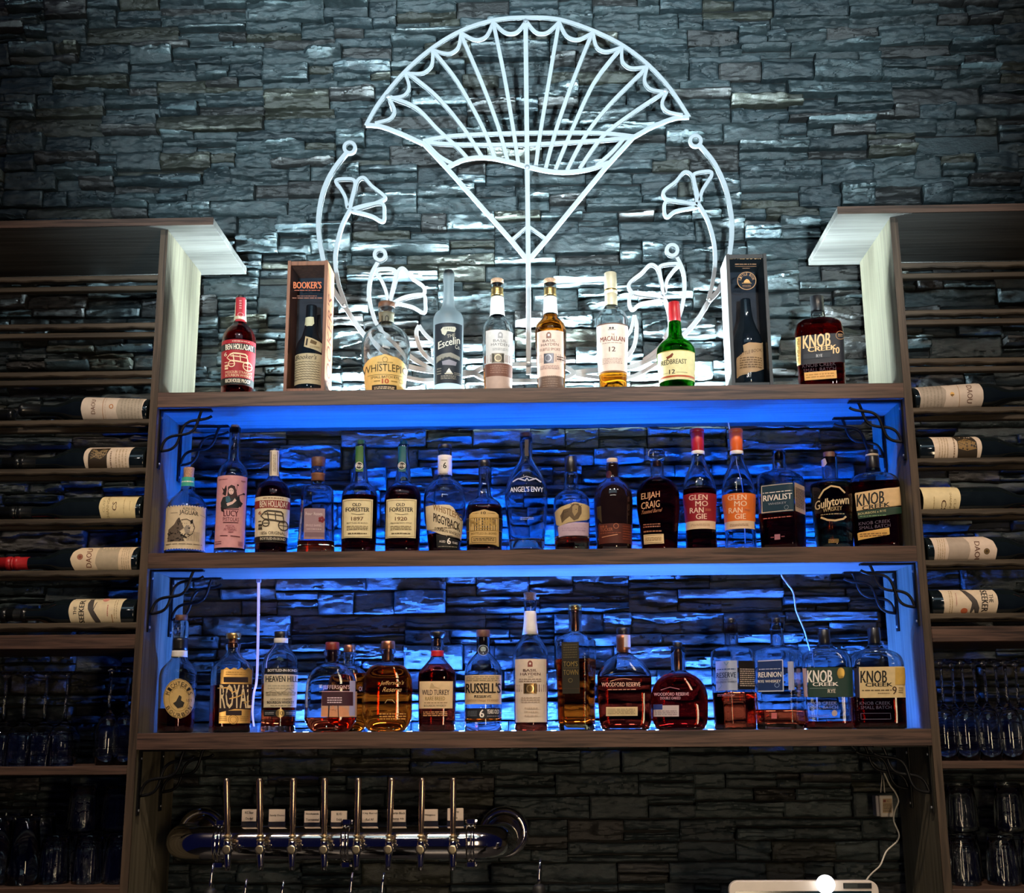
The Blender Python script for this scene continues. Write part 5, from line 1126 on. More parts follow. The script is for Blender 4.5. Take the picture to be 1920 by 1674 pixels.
# ------------------------------------------------------------------ scroll brackets
IRON = pm('black_iron', (.012, .012, .013), .35, .6, .6, vary=.2)
def bracket(s, z, y, lab, ln=.130, vl=.150):
    e = empty('scroll_bracket', (s * H, y, z), 0, lab, 'bracket', 'twisted iron shelf brackets')
    q = -s
    m = MB(); m.box(q * .0003, q * .0045, -.009, .009, -vl, -.0003, IRON, .001); wb = m.build('wall_bar', e)
    m = MB(); m.box(q * .0045, q * ln, -.009, .009, -.0045, -.0003, IRON, .001); m.build('shelf_bar', e)
    A = np.array([q * .006, 0, -.105]); B = np.array([q * .120, 0, -.006]); D = B - A; N = np.array([-D[2], 0, D[0]]) / np.linalg.norm(D)
    for sg, dy in ((1, -.0022), (-1, .0022)):
        P = [A + D * t + N * sg * .0135 * math.sin(2.5 * PI * t + .25 * PI * 0) * (1 if True else 0) + np.array([0, dy, 0]) for t in np.linspace(0, 1, 44)]
        m = MB(); m.tube(P, .0037, IRON, 8); m.build('twisted_rod', e)
    for zz in (-.02, -vl + .012):
        m = MB(); m.lathe([(.0001, .0068), (.0025, .0066), (.0036, .0052), (.0036, .004)], pm('screw_head', (.6, .6, .62), .3, .9, vary=.1), 0, zz, 10, axis='x')
        o = m.build('screw', wb)
        if q < 0: o.rotation_euler = (0, 0, PI)
for s in (-1, 1):
    sd = 'left' if s < 0 else 'right'
    for nm, z in (('middle bay', ZT - TH), ('lower bay', ZM - TH), ('space over the counter', ZB - TH)):
        bracket(s, z, .028, 'front black scroll bracket in the upper %s corner of the %s' % (sd, nm))
        bracket(s, z, .195, 'rear black scroll bracket in the upper %s corner of the %s' % (sd, nm))

# ------------------------------------------------------------------ boxed bottles on the top shelf
PANE = thin_glass('clear_pane', (.93, .95, .97), 1.18)
def flat_print(nm, parent, items, f, off=.0006):
    m = MB(); lay = 0
    for it in items:
        for XY, fc, c in item_geo(it):
            lay += 1
            m.add(f(XY[:, 0], XY[:, 1], off + lay * .00001), [tuple(q) for q in fc], ink(c))
    return m.build(nm, parent)
def boxed(lab, blab, pxl, pxr, pyt, pyb, mats, front, side, inner, yf=.018, dep=.098, sgn=1):
    x0, x1 = wx(pxl, pyb, yf), wx(pxr, pyb, yf); zt = wz((pxl + pxr) / 2, pyt, yf); w = x1 - x0; h = zt - ZT; cx = (x0 + x1) / 2
    e = empty('bottle_box', (cx, yf + dep / 2, ZT), 0, lab, 'box', 'presentation boxes with a bottle inside')
    t = .008; fr, sm, inm = mats
    d = dep / 2
    def pt(nm, *a):
        m = MB(); m.box(*a); m.build(nm, e)
    if sgn > 0:
        pt('side_board', -w / 2, -w / 2 + t, -d, d, 0.0, h, fr, .0008); pt('side_board', w / 2 - t, w / 2, -d, d, 0.0, h, sm, .0008)
    else:
        pt('side_board', -w / 2, -w / 2 + t, -d, d, 0.0, h, sm, .0008); pt('side_board', w / 2 - t, w / 2, -d, d, 0.0, h, fr, .0008)
    pt('top_board', -w / 2 + t, w / 2 - t, -d, d, h - .012, h - .0005, fr, .0008); pt('bottom_board', -w / 2 + t, w / 2 - t, -d, d, 0.0, .012, fr, .0008)
    pt('back_board', -w / 2 + t, w / 2 - t, d - .006, d, .012, h - .012, inm)
    pt('front_edge', -w / 2, -w / 2 + t, -d - .002, -d, 0, h, fr); pt('front_edge', w / 2 - t, w / 2, -d - .002, -d, 0, h, fr)
    m = MB(); m.box(-w / 2 + t, w / 2 - t, -d + .002, -d + .004, .012, h - .012, PANE); m.build('window_pane', e)
    ypl = yf + .002
    def ff(X, Y, off):
        P = np.array([unp(a, b, ypl) for a, b in zip(X, Y)]); P[:, 1] = ypl - off
        return P - np.array([cx, yf + d, ZT])
    flat_print('window_print', e, front, ff)
    if side:
        xs = x1 if sgn > 0 else x0
        # text runs up the side board
        co, f = glyphs(side[0], .05)
        y = -d + .016 + (1 - co[:, 1]) * (dep - .034) if sgn > 0 else -d + .016 + co[:, 1] * (dep - .034)
        z = .02 + co[:, 0] * (h - .10)
        m = MB(); m.add(np.stack([np.full(len(y), sgn * (w / 2 + .0004)), y, z], -1), f, ink(side[1])); m.build('engraving', e)
    inner(cx, yf + d + .004)
CHERRY = wood('cherry_box_wood', 'z', (.13, .045, .022), (.26, .10, .05), (.20, .07, .035), .45, 1.)
ORW = wood('orange_box_wood', 'z', (.50, .20, .09), (.62, .27, .13), (.56, .24, .12), .5, 1.)
PALEW = wood('pale_box_wood', 'z', (.48, .46, .44), (.62, .60, .58), (.55, .53, .52), .5, .8)
BLKB = pm('black_box_board', (.012, .016, .020), .45, vary=.2)
DKGL = pm('box_bottle_glass', (.008, .012, .016), .06, 0, .8, coat=.6, vary=.2)
def inner1(cx, y):
    p = proj((cx, y, ZT + .02)); ax = p[0]
    root, fm, zo = bottle('whiskey_bottle', 'dark bottle with handwritten cream label inside the cherry wood box', ZT + .0125, ax + 2,
        [(574, 10), (592, 10.5), (605, 11), (630, 16), (645, 24), (658, 27.5), (730, 27)], by=y, group=None, solid=DKGL, caps=[],
        labels=[('neck_label', ('p', [(563 + 7, 594), (588, 594), (589, 606), (585, 611), (580, 606), (575, 611), (571, 604), (564 + 1, 608), (569, 600)]), 'd8caa0', []),
                ('upper_label', ('p', [(573, 630), (604, 640), (602, 658), (570, 650)]), 'cdb083', [('p', [(575, 634), (578, 635), (576, 648), (573, 647)], '2a2218'), ('p', [(583, 636), (594, 640), (592, 646), (581, 643)], '6a5030'), ('ln', 581, 648, 598, 652, 2, '8a7048')]),
                ('label', ('rect', 551, 662, 603, 719, -1), 'c9ae84', [T("Booker's", 555, 664, 592, 673, '3a2c20', ital=.3)] + [('l', [(553 + x_ * 1.9, 678 + i * 4.6 + .9 * math.sin(x_ * 2.1 + i * 1.3)) for x_ in range(25)], .8, '4a3c2c') for i in range(8)])])
boxed('cherry wood presentation box with glowing orange side panel and dark window', '', 531, 607.6, 489, 736, (CHERRY, ORW, pm('box_lining', (.010, .012, .02), .7, vary=.2)),
      [T("BOOKER'S", 550, 528, 603, 541, 'c8683c', bold=.07), ('ln', 552, 543, 600, 546, 1, '9a5038'), ('ln', 557, 554, 594, 556, 1, 'a86a50'), ('ln', 548, 557.5, 604, 560, 1, 'a86a50')],
      ("BOOKER'S", '6a2a18'), inner1)
def inner2(cx, y):
    p = proj((cx, y, ZT + .02)); ax = p[0]
    bottle('whiskey_bottle', 'dark bottle with torn cream label inside the black box', ZT + .0125, ax + 1,
        [(562, 9.5), (575, 10), (595, 12), (615, 18), (635, 26), (650, 28.5), (712, 27.5)], by=y, group=None, solid=DKGL,
        labels=[('label', ('p', [(1393, 644), (1429, 638), (1431, 690), (1415, 698), (1382, 705), (1381, 668), (1395, 660)]), 'c09468', [T('LITTLE BOOK', 1388, 656, 1427, 662, '5a3c24', slope=-.25), ('ln', 1388, 668, 1427, 690, 5, '7a5838')]),
                ('capsule_tag', ('p', [(1421, 590), (1431, 622), (1426, 622), (1417, 596)]), 'b8a890', [])])
boxed('black presentation box with round gold emblem and bright pale wooden side', '', 1372.6, 1450, 476, 721, (BLKB, PALEW, pm('box_lining', (.010, .012, .02), .7, vary=.2)),
      [T('LITTLE BOOK', 1368, 480, 1427, 486, 'd8a878', bold=.06), ('ln', 1378, 494, 1418, 497, 1, '9a7050'), ('l', [(1378, 499.5), (1418, 499.5)], .6, '9a7050'), ('ln', 1392, 502, 1406, 504, 1, '9a7050'),
       ('o', 1400, 526.5, 18, 17, 'b8885c', 1), ('o', 1400, 526.5, 17, 16, '6a4c34', .6), ('arc', 'LITTLE BOOK', 1400, 526.5, 13, 12.5, -85, 85, 5, 'b8885c'), ('p', [(1394, 530), (1396, 526), (1400, 523), (1404, 525), (1407, 530)], 'd09858'), ('l', [(1391, 531), (1409, 531)], .8, 'd09858'), ('ln', 1392, 534, 1408, 539, 2, '8a6444')],
      None, inner2, yf=.018, dep=.102, sgn=-1)

# ------------------------------------------------------------------ wine bottles lying in the racks
WGL = pm('dark_wine_glass', (.006, .010, .012), .06, 0, .7, coat=.6, vary=.2)
RW = .0368
def wine(s, i, dirn, xbase, lab, capm=None, labspec=None, tilt=0., y=.0495, neck=.075, body=.185):
    z = RAILZ[s, i]
    rz = z + .0238
    e = empty('wine_bottle', (xbase, y, rz), 0, lab, 'bottle', 'wine bottles lying in the racks')
    e.rotation_euler = (0, 0 if not tilt else tilt, 0)
    d = dirn
    prof = [(.006, .018), (.03, .001), (.0345, 0), (RW, .004), (RW, body), (RW * .93, body + .014), (RW * .66, body + .036), (.0165, body + .055), (.0148, body + .065), (.0142, body + .065 + neck), (.0158, body + .067 + neck), (.0158, body + .073 + neck), (.0145, body + .075 + neck)]
    m = MB(); m.lathe([(r, x * d) for r, x in (prof if d > 0 else prof)], WGL, 0, 0, 36, axis='x'); m.build('glass_body', e)
    L = body + .075 + neck
    m = MB(); m.lathe([(.0158, d * (L - .055)), (.0156, d * (L - .012)), (.0172, d * (L - .011)), (.0172, d * (L - .002)), (.015, d * (L + .0006))], CAPM[capm]() if capm else pm('black_foil', (.012, .014, .015), .3, .3, coat=.4, vary=.2), 0, 0, 24, axis='x'); m.build('capsule', e)
    if labspec:
        (x0, x1), col, items, outl = labspec
        yf = y - RW
        ct, st = math.cos(tilt), math.sin(tilt)
        def fm(X, Y, off):
            P = np.array([unp(a, b, yf + .006) for a, b in zip(X, Y)]) - np.array([xbase, 0, rz])
            lx = P[:, 0] * ct - P[:, 2] * st; lz = P[:, 0] * st + P[:, 2] * ct
            t = np.clip(lz / RW, -.97, .985); a = np.arcsin(t); r = RW + off
            return np.stack([lx, -r * np.cos(a), r * np.sin(a)], -1)
        zt = RW * 1.0
        pc = proj((xbase, yf, rz + RW))[1]; 
        make_label('label', e, fm, outl, col, items, nu=14, nv=14, round_=False)
    return e
def wl(x0, x1, y0, y1, x0b=None, x1b=None):
    return ('p', [(x0 + 6, y0), (x1, y0), (x1 - 3, y0 + 7), (x1 - 6, (y0 + y1) / 2 + 4), (x1 - 7, y1 + 8), (x0 + 4, y1 + 8), (x0, (y0 + y1) / 2 + 3), (x0 + 1, y0 + 12), (x0 + 3, y0 + 5)])
def wr(x0, x1, y0, y1):
    return ('p', [(x0, y0), (x1 - 6, y0), (x1 - 3, y0 + 5), (x1 - 1, y0 + 12), (x1, (y0 + y1) / 2 + 3), (x1 - 3, y1 + 8), (x0 + 7, y1 + 8), (x0 + 6, (y0 + y1) / 2 + 4), (x0 + 3, y0 + 7)])
XL, XR = -(H + PT + .012), H + PT + .012
V90 = dict(rot=90); D90 = dict(rot=-90)
hill = lambda pts, c='b3a999': ('p', pts, c)
wine(-1, 3, -1, XL, 'wine bottle with long hill drawing label, highest in the left rack', None, ((153, 273), 'd9cbbb', [hill([(222, 745), (235, 742), (268, 746), (266, 788), (222, 788), (219, 772)]), T('DAOU', 172, 749, 180, 777, '7a5a48', rot=90, bold=.04), ('l', [(194, 743), (194, 790)], 1, 'a87848'), ('o', 210, 763, 4, 4.5, 'b07030', 1.6), ('ln', 197, 745, 200, 788, 1, 'c8b098', True), ('ln', 226, 746, 264, 786, 6, 'a0988a', True)],
     ('p', [(160, 735), (274, 743), (270, 752), (267, 772), (268, 796), (156, 796), (153, 768), (155, 748)])), tilt=.045)
wine(-1, 4, -1, XL, 'wine bottle with a brown picture panel on its white label, second in the left rack', None, ((158, 249), 'ddcbb5', [('p', [(171, 840), (206, 839), (202, 852), (201, 885), (166, 885), (167, 852)], '2e2418'), ('p', [(172, 843), (178, 841), (186, 848), (192, 842), (203, 843), (200, 853), (190, 862), (178, 858), (170, 862)], '8a7450'), ('ln', 206, 846, 212, 884, 1, '8a7460', True), ('ln', 216, 842, 240, 884, 4, 'c0aa8c', True)], wl(158, 249, 836, 878)))
wine(-1, 5, -1, XL, 'wine bottle with plain cream label, middle of the left rack', None, ((187, 261), 'e2cf9c', [T('CS', 212, 941, 220, 958, '5a3c24', rot=90, bold=.04), T('CLAY', 194, 937, 198, 961, 'a89468', rot=90), T('SHANNON', 201, 929, 206, 973, '9a8458', rot=90), ('ln', 232, 934, 235, 964, 1, 'b8a070', True), ('ln', 243, 940, 246, 958, 1, 'b8a070', True)], wl(187, 261, 924, 972)))
wine(-1, 6, -1, XL, 'wine bottle with rounded end label and red foil neck, left rack', 'red', ((133, 254), 'e2ccaa', [hill([(184, 1026), (200, 1021), (224, 1021), (222, 1075), (186, 1075), (180, 1056), (182, 1040)], 'b5a68c'), T('DAOU', 163, 1028, 173, 1064, '7a4a34', rot=90, bold=.03), ('e', 151.5, 1044.5, 5.5, 5.5, '8a4a34'), ('o', 151.5, 1044.5, 4, 4, 'c08868', .7), ('ln', 228, 1024, 244, 1070, 4, 'c0a884', True)],
     ('p', [(152, 1023), (254, 1022), (250, 1032), (247, 1048), (246, 1076), (143, 1076), (136, 1060), (133, 1048), (138, 1034)])))
wine(-1, 7, -1, XL, 'wine bottle with a flying bird label, lowest in the left rack', None, ((130, 233), 'e2d0aa', [T('THE', 139, 1137, 145, 1153, '241e18', rot=90, bold=.04), T('SEEKER', 149, 1125, 159, 1168, '241e18', rot=90, bold=.05), ('p', [(167, 1124), (174, 1122), (176, 1134), (172, 1136), (176, 1142), (180, 1130), (182, 1128), (177, 1144), (178, 1152), (188, 1162), (190, 1170), (180, 1168), (173, 1156), (166, 1142), (165, 1132)], '4a4440'), ('e', 196, 1124, 6, 4, 'd89080'), ('ln', 201, 1134, 205, 1156, 1, 'c07060', True), ('l', [(211, 1152), (212, 1170)], 1.4, '9a6c30'), ('ln', 214, 1125, 222, 1160, 2, 'b8a078', True)], wl(130, 233, 1121, 1168)))
wine(1, 3, 1, XR, 'wine bottle with long hill drawing label, highest in the right rack', None, ((1716, 1844), 'd2c2b2', [hill([(1722, 722), (1764, 717), (1773, 732), (1772, 750), (1768, 770), (1724, 772), (1725, 740)], 'a89c8e'), T('DAOU', 1812, 722, 1822, 756, '6a4c3c', rot=-90, bold=.03), ('l', [(1796, 720), (1799, 766)], 1, 'a88860'), ('e', 1784, 740, 4, 4, 'e0b060'), ('p', [(1780, 741), (1784, 745), (1788, 741), (1785, 740)], '6a4c20'), ('ln', 1728, 722, 1768, 768, 6, '988e80', True)],
     ('p', [(1716, 721), (1832, 709), (1838, 717), (1842, 732), (1843, 750), (1840, 773), (1727, 773), (1725, 748), (1722, 732)])), tilt=-.06)
wine(1, 4, 1, XR, 'wine bottle with a brown picture panel on its white label, second in the right rack', None, ((1745, 1839), 'ddc9b2', [('p', [(1787, 816), (1823, 816), (1830, 828), (1832, 866), (1795, 866), (1794, 828)], '2e2418'), ('p', [(1795, 828), (1810, 822), (1828, 830), (1830, 842), (1812, 846), (1796, 842)], '8a6c3c'), ('ln', 1785, 820, 1791, 862, 1, '8a7460', True), ('ln', 1758, 820, 1778, 862, 4, 'c0aa8c', True)], wr(1745, 1840, 815, 858)))
wine(1, 5, 1, XR, 'wine bottle with plain cream label, middle of the right rack', None, ((1724, 1799), 'e2cfa0', [T('CS', 1764, 938, 1773, 960, '5a3c24', rot=-90, bold=.04), T('CLAY', 1787, 936, 1791, 962, 'a89468', rot=-90), T('SHANNON', 1779, 924, 1783, 964, '9a8458', rot=-90), ('ln', 1748, 932, 1752, 958, 1, 'b8a070', True)], wr(1724, 1800, 906, 954)))
wine(1, 6, 1, XR, 'wine bottle with rounded end label and red foil neck, right rack', 'red', ((1745, 1869), 'ddc8b4', [hill([(1775, 1006), (1808, 1006), (1816, 1018), (1818, 1032), (1813, 1056), (1776, 1056), (1778, 1030)], 'b0a090'), T('DAOU', 1826, 1015, 1836, 1055, '6a4638', rot=-90, bold=.03), ('e', 1848.5, 1034, 5.5, 5.5, '4a3820'), ('o', 1848.5, 1034, 4, 4, 'a08048', .7), ('ln', 1756, 1010, 1772, 1052, 4, 'c0a884', True)],
     ('p', [(1745, 1005), (1848, 1004), (1862, 1014), (1868, 1030), (1866, 1056), (1752, 1056), (1751, 1032)])))
wine(1, 7, 1, XR, 'wine bottle with a whale tail label, lowest in the right rack', None, ((1763, 1870), 'e0ccb0', [T('THE', 1853, 1114, 1861, 1130, '241e18', rot=-90, bold=.04), T('SEEKER', 1839, 1106, 1851, 1147, '241e18', rot=-90, bold=.05), ('p', [(1802, 1105), (1812, 1107), (1822, 1116), (1830, 1126), (1835, 1140), (1834, 1152), (1828, 1150), (1826, 1140), (1820, 1150), (1818, 1146), (1822, 1134), (1816, 1120), (1808, 1111)], '4a4440'), ('e', 1807, 1145, 6.5, 5, 'c86840'), ('ln', 1790, 1112, 1794, 1136, 1, 'c09080', True), ('ln', 1778, 1108, 1786, 1150, 2, 'b8a078', True)], wr(1763, 1870, 1105, 1150)))
# opposite bottles, only their necks reach into the picture
for i, capm, px in ((3, None, 28), (4, None, 50), (5, None, 45), (6, 'red', 38), (7, None, 52)):
    xn = wx(px, RAILS[-1][i] - 20, .0495); wine(-1, i, 1, xn - .335, ['wine bottle neck poking in beside the highest left rack bottle', 'wine bottle neck poking in at the second row of the left rack', 'wine bottle neck poking in at the middle row of the left rack', 'red foil wine bottle neck at the far left edge of the rack', 'wine bottle neck poking in at the lowest row of the left rack'][i - 3], capm)
# ------------------------------------------------------------------ glassware
TG = glass('drinking_glass', (.98, .99, 1.), 1.45)
def glass_proto(kind):
    e = empty(kind, (0, 0, 0))
    if kind == 'wine_glass':     # standing upside down on its rim
        o = [(.031, 0), (.037, .02), (.041, .045), (.038, .072), (.026, .092), (.010, .102), (.0042, .108)]
        i_ = [(.0298, 0), (.0358, .02), (.0398, .045), (.0366, .071), (.0245, .090), (.004, .099)]
        m = MB(); m.lathe(i_[::-1] + o, TG, n=28, cap0=True, cap1=True); m.build('bowl', e)
        m = MB(); m.lathe([(.0042, .1078), (.0033, .125), (.0032, .19), (.0045, .210), (.012, .218)], TG, n=14); m.build('stem', e)
        m = MB(); m.lathe([(.012, .2165), (.030, .2215), (.035, .2235), (.035, .225), (.010, .2265)], TG, n=28); m.build('foot', e)
    elif kind == 'flute_glass':
        o = [(.024, 0), (.0275, .03), (.0285, .06), (.0265, .09), (.019, .112), (.008, .124), (.0042, .130)]
        i_ = [(.0228, 0), (.0263, .03), (.0273, .06), (.0252, .09), (.0175, .110), (.003, .121)]
        m = MB(); m.lathe(i_[::-1] + o, TG, n=28); m.build('bowl', e)
        m = MB(); m.lathe([(.0042, .1298), (.0033, .145), (.0032, .205), (.005, .220), (.012, .227)], TG, n=14); m.build('stem', e)
        m = MB(); m.lathe([(.012, .2255), (.027, .2295), (.031, .2315), (.031, .233), (.010, .2345)], TG, n=28); m.build('foot', e)
    elif kind == 'tumbler_glass':
        m = MB(); m.lathe([(.003, .071), (.0255, .070), (.0305, .003), (.0312, 0), (.0325, 0), (.0315, .02), (.0275, .074), (.0255, .077), (.003, .0775)], TG, n=12, smooth=False); m.build('cup', e)
    elif kind == 'pint_glass':
        m = MB(); m.lathe([(.003, .142), (.026, .141), (.0395, .002), (.0402, 0), (.0418, 0), (.0405, .03), (.0285, .148), (.0265, .151), (.003, .1515)], TG, n=28); m.build('cup', e)
    elif kind == 'mixing_glass':  # heavy ribbed beer glass, upside down
        R = []
        def rg(r, z, f):
            return [(r * (1 + f * math.cos(12 * 2 * PI * j / 72)) * math.cos(2 * PI * j / 72), r * (1 + f * math.cos(12 * 2 * PI * j / 72)) * math.sin(2 * PI * j / 72), z) for j in range(72)]
        for r, z, f in [(.003, .103, 0), (.024, .102, 0), (.030, .07, 0), (.034, .002, 0), (.0345, 0, 0), (.0370, 0, 0), (.0372, .012, .02), (.0360, .03, .035), (.0335, .07, .035), (.0300, .098, .02), (.0285, .108, 0), (.026, .111, 0), (.003, .1115, 0)]: R.append(rg(r, z, f))
        m = MB(); m.rings(R, TG); m.build('cup', e)
    return e
PRO = {}
def put(kind, x, y, z, lab, grp):
    if kind not in PRO: PRO[kind] = glass_proto(kind); e = PRO[kind]
    else: e = copy_tree(PRO[kind])
    e.location = (x, y, z); e.rotation_euler = (0, 0, 0); tag(e, lab, 'glass', grp)
    return e
def gx(px, py, y): return wx(px, py, y)
zl, zr = G0[-1], G0[1]
for px in (2, 40, 79, 118): put('wine_glass', gx(px, 1400, .17), .17, zl, 'long stemmed wine glass upside down behind the small tumblers, left cabinet', 'wine glasses in the left cabinet')
for px, y in ((200, .10), (232, .11)): put('flute_glass', gx(px, 1400, y), y, zl, 'champagne flute upside down beside the post, left cabinet', 'flutes in the left cabinet')
for px, y in ((-10, .07), (33, .06), (74, .07), (112, .06)): put('tumbler_glass', gx(px, 1410, y), y, zl, 'small faceted tumbler upside down on the upper glass shelf, left cabinet', 'tumblers in the left cabinet')
for px, y in ((1776, .07), (1816, .07), (1838, .18), (1858, .07), (1898, .07), (1797, .18), (1880, .18), (1918, .17)): put('flute_glass', gx(px, 1400, y), y, zr, 'champagne flute upside down on the upper glass shelf, right cabinet', 'flutes in the right cabinet')
z1l, z1r = G1[-1], G1[1]
for px in (-8, 44): put('pint_glass', gx(px, 1620, .07), .07, z1l, 'tall pint glass upside down at the left edge of the lower glass shelf', 'pint glasses in the left cabinet')
for px in (8, 75): put('pint_glass', gx(px, 1600, .20), .20, z1l, 'tall pint glass upside down in the rear row of the lower glass shelf', 'rear pint glasses in the left cabinet')
for px in (102, 166, 224): put('mixing_glass', gx(px, 1620, .085), .085, z1l, 'heavy ribbed beer glass at the bottom of a stack of two, left cabinet', 'lower ribbed glasses in the left cabinet')
for px in (150, 214): put('mixing_glass', gx(px, 1530, .12), .16, z1l, 'x', 'x').location = (gx(px, 1540, .15), .165, z1l + .0)
for o in [o for o in bpy.data.objects if o.get('label') == 'x']:
    x = o.location.x; o.location = (x, .165, z1l); tag(o, 'heavy ribbed beer glass in the rear row of the lower glass shelf, left cabinet', 'glass', 'rear ribbed glasses in the left cabinet')
    put('mixing_glass', x, .165, z1l + .1118, 'heavy ribbed beer glass stacked on top of another, left cabinet', 'upper ribbed glasses in the left cabinet')
for px in (1806, 1880, 1944): put('mixing_glass', gx(px, 1620, .085), .085, z1r, 'heavy ribbed beer glass in the front row of the lower glass shelf, right cabinet', 'lower ribbed glasses in the right cabinet')
for px in (1806, 1896):
    x = gx(px, 1540, .165)
    put('mixing_glass', x, .168, z1r, 'heavy ribbed beer glass in the rear row of the lower glass shelf, right cabinet', 'rear ribbed glasses in the right cabinet')
    put('mixing_glass', x, .168, z1r + .1118, 'heavy ribbed beer glass stacked on top of another, right cabinet', 'upper ribbed glasses in the right cabinet')

# ------------------------------------------------------------------ beer taps
CHR = pm('polished_chrome', (.80, .74, .68), .10, 1., vary=.04)
WARMCHR = pm('warm_tinted_chrome', (.80, .58, .40), .26, 1., vary=.08, scale=30)  # chrome handles; copper tint of the warm reflections is put into the colour
RING = pm('brass_collar', (.60, .50, .32), .35, .9, vary=.1)
YP = .07
zp = wz(680, 1580, YP); rp = .0385
xl, xr = wx(378, 1572, .30), wx(945, 1568, .30)
tower = empty('tap_pipe', ((xl + xr) / 2, YP, zp), 0, 'long polished chrome draught pipe curving back into the stone wall at both ends', 'beer tower')
def tp(nm, m):
    o = m.build(nm, tower); o.location = (-(xl + xr) / 2, -YP, -zp); return o
rb = .075
path = [(xl, .318, zp), (xl, YP + rb + .03, zp)] + [(xl + rb - rb * math.cos(a), YP + rb - rb * math.sin(a), zp) for a in np.linspace(0, PI / 2, 12)]
path += [(xl + rb + .02, YP, zp), ((xl + xr) / 2, YP, zp), (xr - rb - .02, YP, zp)] + [(xr - rb + rb * math.sin(a), YP + rb - rb * math.cos(a), zp) for a in np.linspace(0, PI / 2, 12)] + [(xr, YP + rb + .03, zp), (xr, .318, zp)]
m = MB()
def sweep(m, pts, r, mat, n=32):
    R = []
    for i, p in enumerate(pts):
        a, b = np.array(pts[max(i - 1, 0)]), np.array(pts[min(i + 1, len(pts) - 1)]); t = (b - a) / np.linalg.norm(b - a); s_ = np.array([t[1], -t[0], 0])
        R.append([tuple(np.array(p) + s_ * r * math.cos(2 * PI * j / n) + np.array([0, 0, 1]) * r * math.sin(2 * PI * j / n)) for j in range(n)])
    m.rings(R, mat)
sweep(m, path, rp, CHR); tp('pipe', m)
for xf in (xl, xr):
    m = MB(); m.lathe([(.040, .292), (.048, .286), (.060, .290), (.063, .299), (.063, .314), (.04, .3145)], CHR, xf, zp + .004, 40, axis='y'); tp('wall_flange', m)
for px in (413, 650, 883):
    x = wx(px, 1580, YP)
    m = MB(); m.lathe([(rp + .0002, x - .010), (rp + .0035, x - .009), (rp + .0035, x - .0015), (rp + .0015, x), (rp + .0035, x + .0015), (rp + .0035, x + .009), (rp + .0002, x + .010)], CHR, YP, zp, 36, axis='x')
    for dz in (rp + .009, -rp - .009):
        m.box(x - .009, x + .009, YP - .012, YP + .012, zp + dz - .006, zp + dz + .006, CHR, .001)
        m.lathe([(.0035, x - .013), (.0035, x + .013)], CHR, YP - .004, zp + dz, 10, axis='x'); m.lathe([(.0055, x + .0105), (.0055, x + .0145)], CHR, YP - .004, zp + dz, 6, axis='x', smooth=False)
    tp('pipe_clamp', m)
tapx = [(427, 424, 1458), (488.5, 486, 1457), (548, 550, 1455), (608, 608.5, 1455), (669, 672, 1455), (729, 735, 1453), (789, 792, 1452), (849, 850, 1452)]
ORD = ['leftmost', 'second', 'third', 'fourth', 'fifth', 'sixth', 'seventh', 'rightmost']
YT = YP - rp - .030
proto = None
for k, (px, ptx, pty) in enumerate(tapx):
    x = wx(px, 1590, YT); z0 = wz(px, 1592, YT)
    zt = wz(ptx, pty, YT) - z0; zs_ = wz(px, 1566, YT) - z0; lean = (wx(ptx, pty, YT) - x) / zt
    if proto is None:
        e = empty('beer_tap', (x, YT, z0)); proto = e
        m = MB(); m.lathe([(.0085, .030), (.0085, .006), (.0115, .004), (.0115, -.008), (.0105, -.0105), (.007, -.0115)], CHR, 0, 0, 24, axis='y')
        m.lathe([(.0095, -.0116), (.0095, -.0121), (.006, -.0122)], RING, 0, 0, 20, axis='y'); m.build('shank', e)
        m = MB(); m.lathe([(.0035, -.0465), (.0062, -.046), (.0072, -.036), (.0088, -.012), (.0092, .004), (.0088, .016), (.0060, .0195)], CHR, 0, 0, 22); m.build('spout', e)
        m = MB(); m.lathe([(.005, .018), (.0088, .019), (.0088, .0225), (.0055, .0235), (.0055, .0262), (.0088, .0272), (.0088, .0305), (.005, .0315)], RING, 0, 0, 22); m.build('collar', e)
        m = MB(); m.lathe([(.0045, .031), (.0060, .034), (.0075, .11), (.0082, zt - .008), (.0078, zt - .003), (.0055, zt)], WARMCHR, 0, 0, 22); m.build('handle', e)
    else: e = copy_tree(proto)
    e.location = (x, YT, z0); e.rotation_euler = (0, math.atan(lean) * .9, 0)
    tag(e, '%s of the eight chrome beer taps with a tall polished handle' % ORD[k], 'beer tap', 'beer taps on the chrome pipe')
cards = [((454, 1517, 481, 1540), ['KC Bier', 'Dunkel']), ((504.5, 1517, 535, 1540.5), ['Sandy Dunes']), ((571, 1520, 600, 1542), ['Stockyards', 'Torrential']), ((621, 1520, 651, 1541.5), ['BLVD', 'Dubh']),
         ((679, 1518.5, 708, 1542), ['City Barrel', 'Rad AF']), ((732, 1518, 761, 1541), ['Martin Block', 'Berry Alb']), ((791, 1517, 821, 1539), ['Wongtoco']), ((839, 1515, 869, 1538.5), ['Crane', 'Ale'])]
CL = ['left of all the other tap cards, beside the first handle', 'between the second and third tap handles', 'just left of the fourth tap handle', 'just right of the fourth tap handle', 'just right of the fifth tap handle', 'half hidden behind the sixth tap handle', 'half hidden behind the seventh tap handle', 'crossed by the rightmost tap handle']
CARDM = pm('card_paper', (.62, .50, .40), .6, vary=.06)
yc = YP + .004
